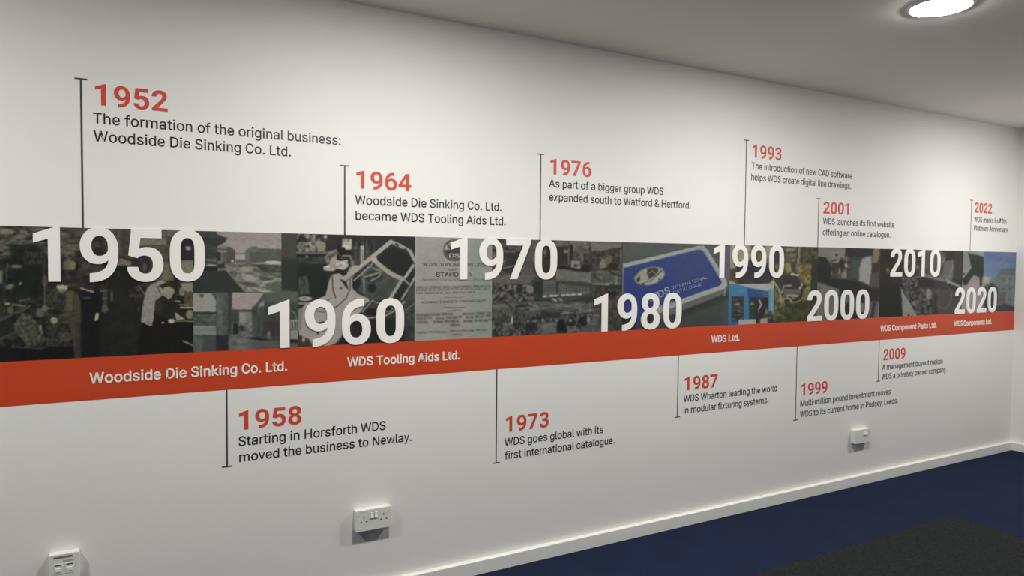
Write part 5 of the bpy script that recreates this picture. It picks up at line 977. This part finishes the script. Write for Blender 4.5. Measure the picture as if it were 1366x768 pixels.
# ------------------------------------------------------------------ dated entries with T-ended marker lines
ENTRIES = [
 ('1952', -0.065, 1.918, (-0.026, 0.186, 1.840), [("The formation of the original business:", -0.033, 0.778, 1.780), ("Woodside Die Sinking Co. Ltd.", -0.032, 0.593, 1.722)]),
 ('1964', 0.794, 1.703, (0.839, 1.064, 1.620), [("Woodside Die Sinking Co. Ltd.", 0.834, 1.477, 1.559), ("became WDS Tooling Aids Ltd.", 0.836, 1.498, 1.499)]),
 ('1976', 1.673, 1.817, (1.723, 1.948, 1.734), [("As part of a bigger group WDS", 1.717, 2.383, 1.676), ("expanded south to Watford & Hertford.", 1.718, 2.564, 1.616)]),
 ('1993', 2.950, 1.994, (2.998, 3.222, 1.908), [("The introduction of new CAD software", 2.992, 3.833, 1.847), ("helps WDS create digital line drawings.", 2.991, 3.828, 1.787)]),
 ('2001', 3.541, 1.716, (3.584, 3.813, 1.634), [("WDS launches its first website", 3.582, 4.258, 1.573), ("offering an online catalogue.", 3.582, 4.219, 1.511)]),
 ('2022', 5.115, 1.785, (5.157, 5.375, 1.704), [("WDS marks its 70th", 5.154, 5.568, 1.640), ("Platinum Anniversary.", 5.155, 5.600, 1.582)]),
 ('1958', 0.367, 0.603, (0.408, 0.629, 0.730), [("Starting in Horsforth WDS", 0.406, 0.959, 0.672), ("moved the business to Newlay.", 0.408, 1.069, 0.614)]),
 ('1973', 1.460, 0.471, (1.507, 1.728, 0.600), [("WDS goes global with its", 1.501, 2.035, 0.539), ("first international catalogue.", 1.502, 2.103, 0.480)]),
 ('1987', 2.498, 0.567, (2.543, 2.773, 0.698), [("WDS Wharton leading the world", 2.538, 3.227, 0.639), ("in modular fixturing systems.", 2.539, 3.161, 0.579)]),
 ('1999', 3.386, 0.460, (3.429, 3.657, 0.595), [("Multi-million pound investment moves", 3.424, 4.268, 0.534), ("WDS to its current home in Pudsey, Leeds.", 3.423, 4.345, 0.471)]),
 ('2009', 4.138, 0.625, (4.184, 4.411, 0.751), [("A management buyout makes", 4.175, 4.832, 0.691), ("WDS a privately owned company.", 4.173, 4.878, 0.632)]),
]
ENTRY_LABEL = {
 '1952': 'red 1952 and caption on the formation of the original business, largest at the left',
 '1964': 'red 1964 and two-line caption on a change of company name above the grey poster',
 '1976': 'red 1976 and caption on Watford & Hertford above the strip centre',
 '1993': 'red 1993 and caption on new CAD software, beside the longest marker line on the right',
 '2001': 'red 2001 and caption on the first website above the milling photograph',
 '2022': 'red 2022 and caption "Platinum Anniversary" nearest the right corner',
 '1958': 'red 1958 and caption on the move from Horsforth to Newlay above the double socket',
 '1973': 'red 1973 and caption "first international catalogue" below the red strip',
 '1987': 'red 1987 and caption "modular fixturing systems" below the red strip',
 '1999': 'red 1999 and caption "Pudsey, Leeds" above the small right-hand outlet',
 '2009': 'red 2009 and caption on a management buyout below the red strip',
}
for year, lx, tip, (yx0, yx1, yz), lines in ENTRIES:
    up = tip > BAND_TOP
    t = empty('timeline_entry', (lx, 0, BAND_TOP if up else BAND_BOT))
    tag(t, ENTRY_LABEL[year],
        'lettering', 'dated entries of the timeline')
    oz = t.location.z
    hw = 0.0029
    z_a, z_b = (BAND_TOP, tip) if up else (tip, BAND_BOT)
    MB().box(-hw, -0.0006, z_a - oz, hw, -BACK, z_b - oz).build('marker_line', M_GREYLINE, t)
    MB().box(-0.0175, -0.0007, tip - oz - 0.0025, 0.0175, -BACK, tip - oz + 0.0025).build('cap_bar', M_GREYLINE, t)
    org = (lx, 0, oz)
    o = letters_mesh('year', year, M_YEAR, yx0, yx1, yz, 0.0965, 0.0005, t, True, back=BACK, origin=org)
    o['label'] = 'red year %s' % year
    for s, a, b, z in lines:
        o = letters_mesh('caption_line', s, M_BLACK, a, b, z, 0.0487, 0.0005, t, back=BACK, origin=org, fat=0.010)


# ------------------------------------------------------------------ outlets
def rounded(x0, z0, x1, z1, r, n=4):
    out = []
    for cx, cz, a0 in ((x1 - r, z0 + r, -90), (x1 - r, z1 - r, 0), (x0 + r, z1 - r, 90), (x0 + r, z0 + r, 180)):
        for k in range(n + 1):
            a = math.radians(a0 + 90 * k / n)
            out.append((cx + r * math.cos(a), cz + r * math.sin(a)))
    return out


def outlet_base(x, z, w, h, label):
    """surface box with a front plate; origin at the lower left corner on the wall"""
    t = empty('wall_outlet', (x, 0, z))
    tag(t, label, 'socket')
    MB().prism(rounded(0.001, 0.001, w - 0.001, h - 0.001, 0.004), -0.024, -BACK).build('back_box', M_PLASTIC, t)
    p = rounded(0, 0, w, h, 0.004); q = rounded(0.0016, 0.0016, w - 0.0016, h - 0.0016, 0.0035)
    mb = MB(); k = len(p)
    mb.v = [(a, -0.024, b) for a, b in p] + [(a, -0.0295, b) for a, b in p] + [(a, -0.031, b) for a, b in q]
    mb.f = [tuple(reversed(range(k)))] + [(r + i, r + (i + 1) % k, r + k + (i + 1) % k, r + k + i) for r in (0, k) for i in range(k)] + [tuple(2 * k + i for i in range(k))]
    mb.build('front_plate', M_PLASTIC, t)
    return t


def rocker(t, x0, z0, x1, z1):
    mb = MB()
    zm = (z0 + z1) / 2
    mb.v = [(x0, -0.031, z0), (x1, -0.031, z0), (x1, -0.031, z1), (x0, -0.031, z1),
            (x0, -0.0365, z0 + .001), (x1, -0.0365, z0 + .001), (x1, -0.0335, z1 - .001), (x0, -0.0335, z1 - .001),
            (x0, -0.0338, zm), (x1, -0.0338, zm)]
    mb.f = [(0, 1, 2, 3), (4, 5, 9, 8), (8, 9, 6, 7), (0, 4, 5, 1), (2, 6, 7, 3), (0, 3, 7, 8, 4), (1, 5, 9, 6, 2)]
    mb.build('rocker_switch', M_ROCKER, t)
    MB().box(x0 - .0008, -0.0313, z0 - .0008, x1 + .0008, -0.031, z1 + .0008).build('switch_recess', M_HOLE, t)


def pin_holes(t, cx, cz):
    MB().box(cx - 0.0022, -0.0313, cz + 0.0085, cx + 0.0022, -0.0309, cz + 0.0165).build('pin_slot', M_HOLE, t)
    for s in (-1, 1):
        MB().box(cx + s * 0.011 - 0.0035, -0.0313, cz - 0.0080, cx + s * 0.011 + 0.0035, -0.0309, cz - 0.0038).build('pin_slot', M_HOLE, t)


d = outlet_base(0.827, 0.288, 0.147, 0.084, 'white double switched power socket on the wall below the 1958 caption')
rocker(d, 0.0600, 0.049, 0.0705, 0.071)
rocker(d, 0.0765, 0.049, 0.0870, 0.071)
pin_holes(d, 0.033, 0.043)
pin_holes(d, 0.114, 0.043)
for sx_ in (0.0135, 0.1335):
    MB().prism([(sx_ + 0.002 * math.cos(a * math.pi / 4), 0.062 + 0.002 * math.sin(a * math.pi / 4)) for a in range(8)], -0.0314, -0.031).build('screw', M_LABEL, d)
MB().box(0.018, -0.0312, 0.0745, 0.042, -0.031, 0.0765).build('marking', M_PINK, d)

d = outlet_base(3.886, 0.268, 0.147, 0.084, 'white wall outlet with a single rocker low on the wall near the right corner')
MB().box(0.012, -0.0316, 0.016, 0.062, -0.031, 0.068).build('blank_panel', M_PLASTIC, d)
rocker(d, 0.078, 0.048, 0.112, 0.070)
MB().prism([(0.130 + 0.002 * math.cos(a * math.pi / 4), 0.062 + 0.002 * math.sin(a * math.pi / 4)) for a in range(8)], -0.0314, -0.031).build('screw', M_LABEL, d)

d = outlet_base(-0.172, 0.309, 0.086, 0.087, 'white data outlet with two ports at the bottom left of the wall')
MB().box(0.014, -0.0315, 0.073, 0.066, -0.031, 0.080).build('label_window', M_LABEL, d)
MB().box(0.040, -0.0314, 0.061, 0.070, -0.031, 0.066).build('insert_strip', M_PINK, d)
for k, x_ in enumerate((0.014, 0.045)):
    p = MB().box(x_, -0.0320, 0.022, x_ + 0.025, -0.031, 0.056, 0.0008).build('port_module', M_PLASTIC, d)
    MB().box(x_ + 0.004, -0.0325, 0.050, x_ + 0.021, -0.0320, 0.053).build('port_slot', M_HOLE, p)
    MB().box(x_ + 0.005, -0.0338, 0.030, x_ + 0.020, -0.0320, 0.042, 0.0006).build('shutter', M_ROCKER, p)

print('objects', len(bpy.data.objects), 'tris', sum(len(p.vertices) - 2 for m in bpy.data.meshes for p in m.polygons))
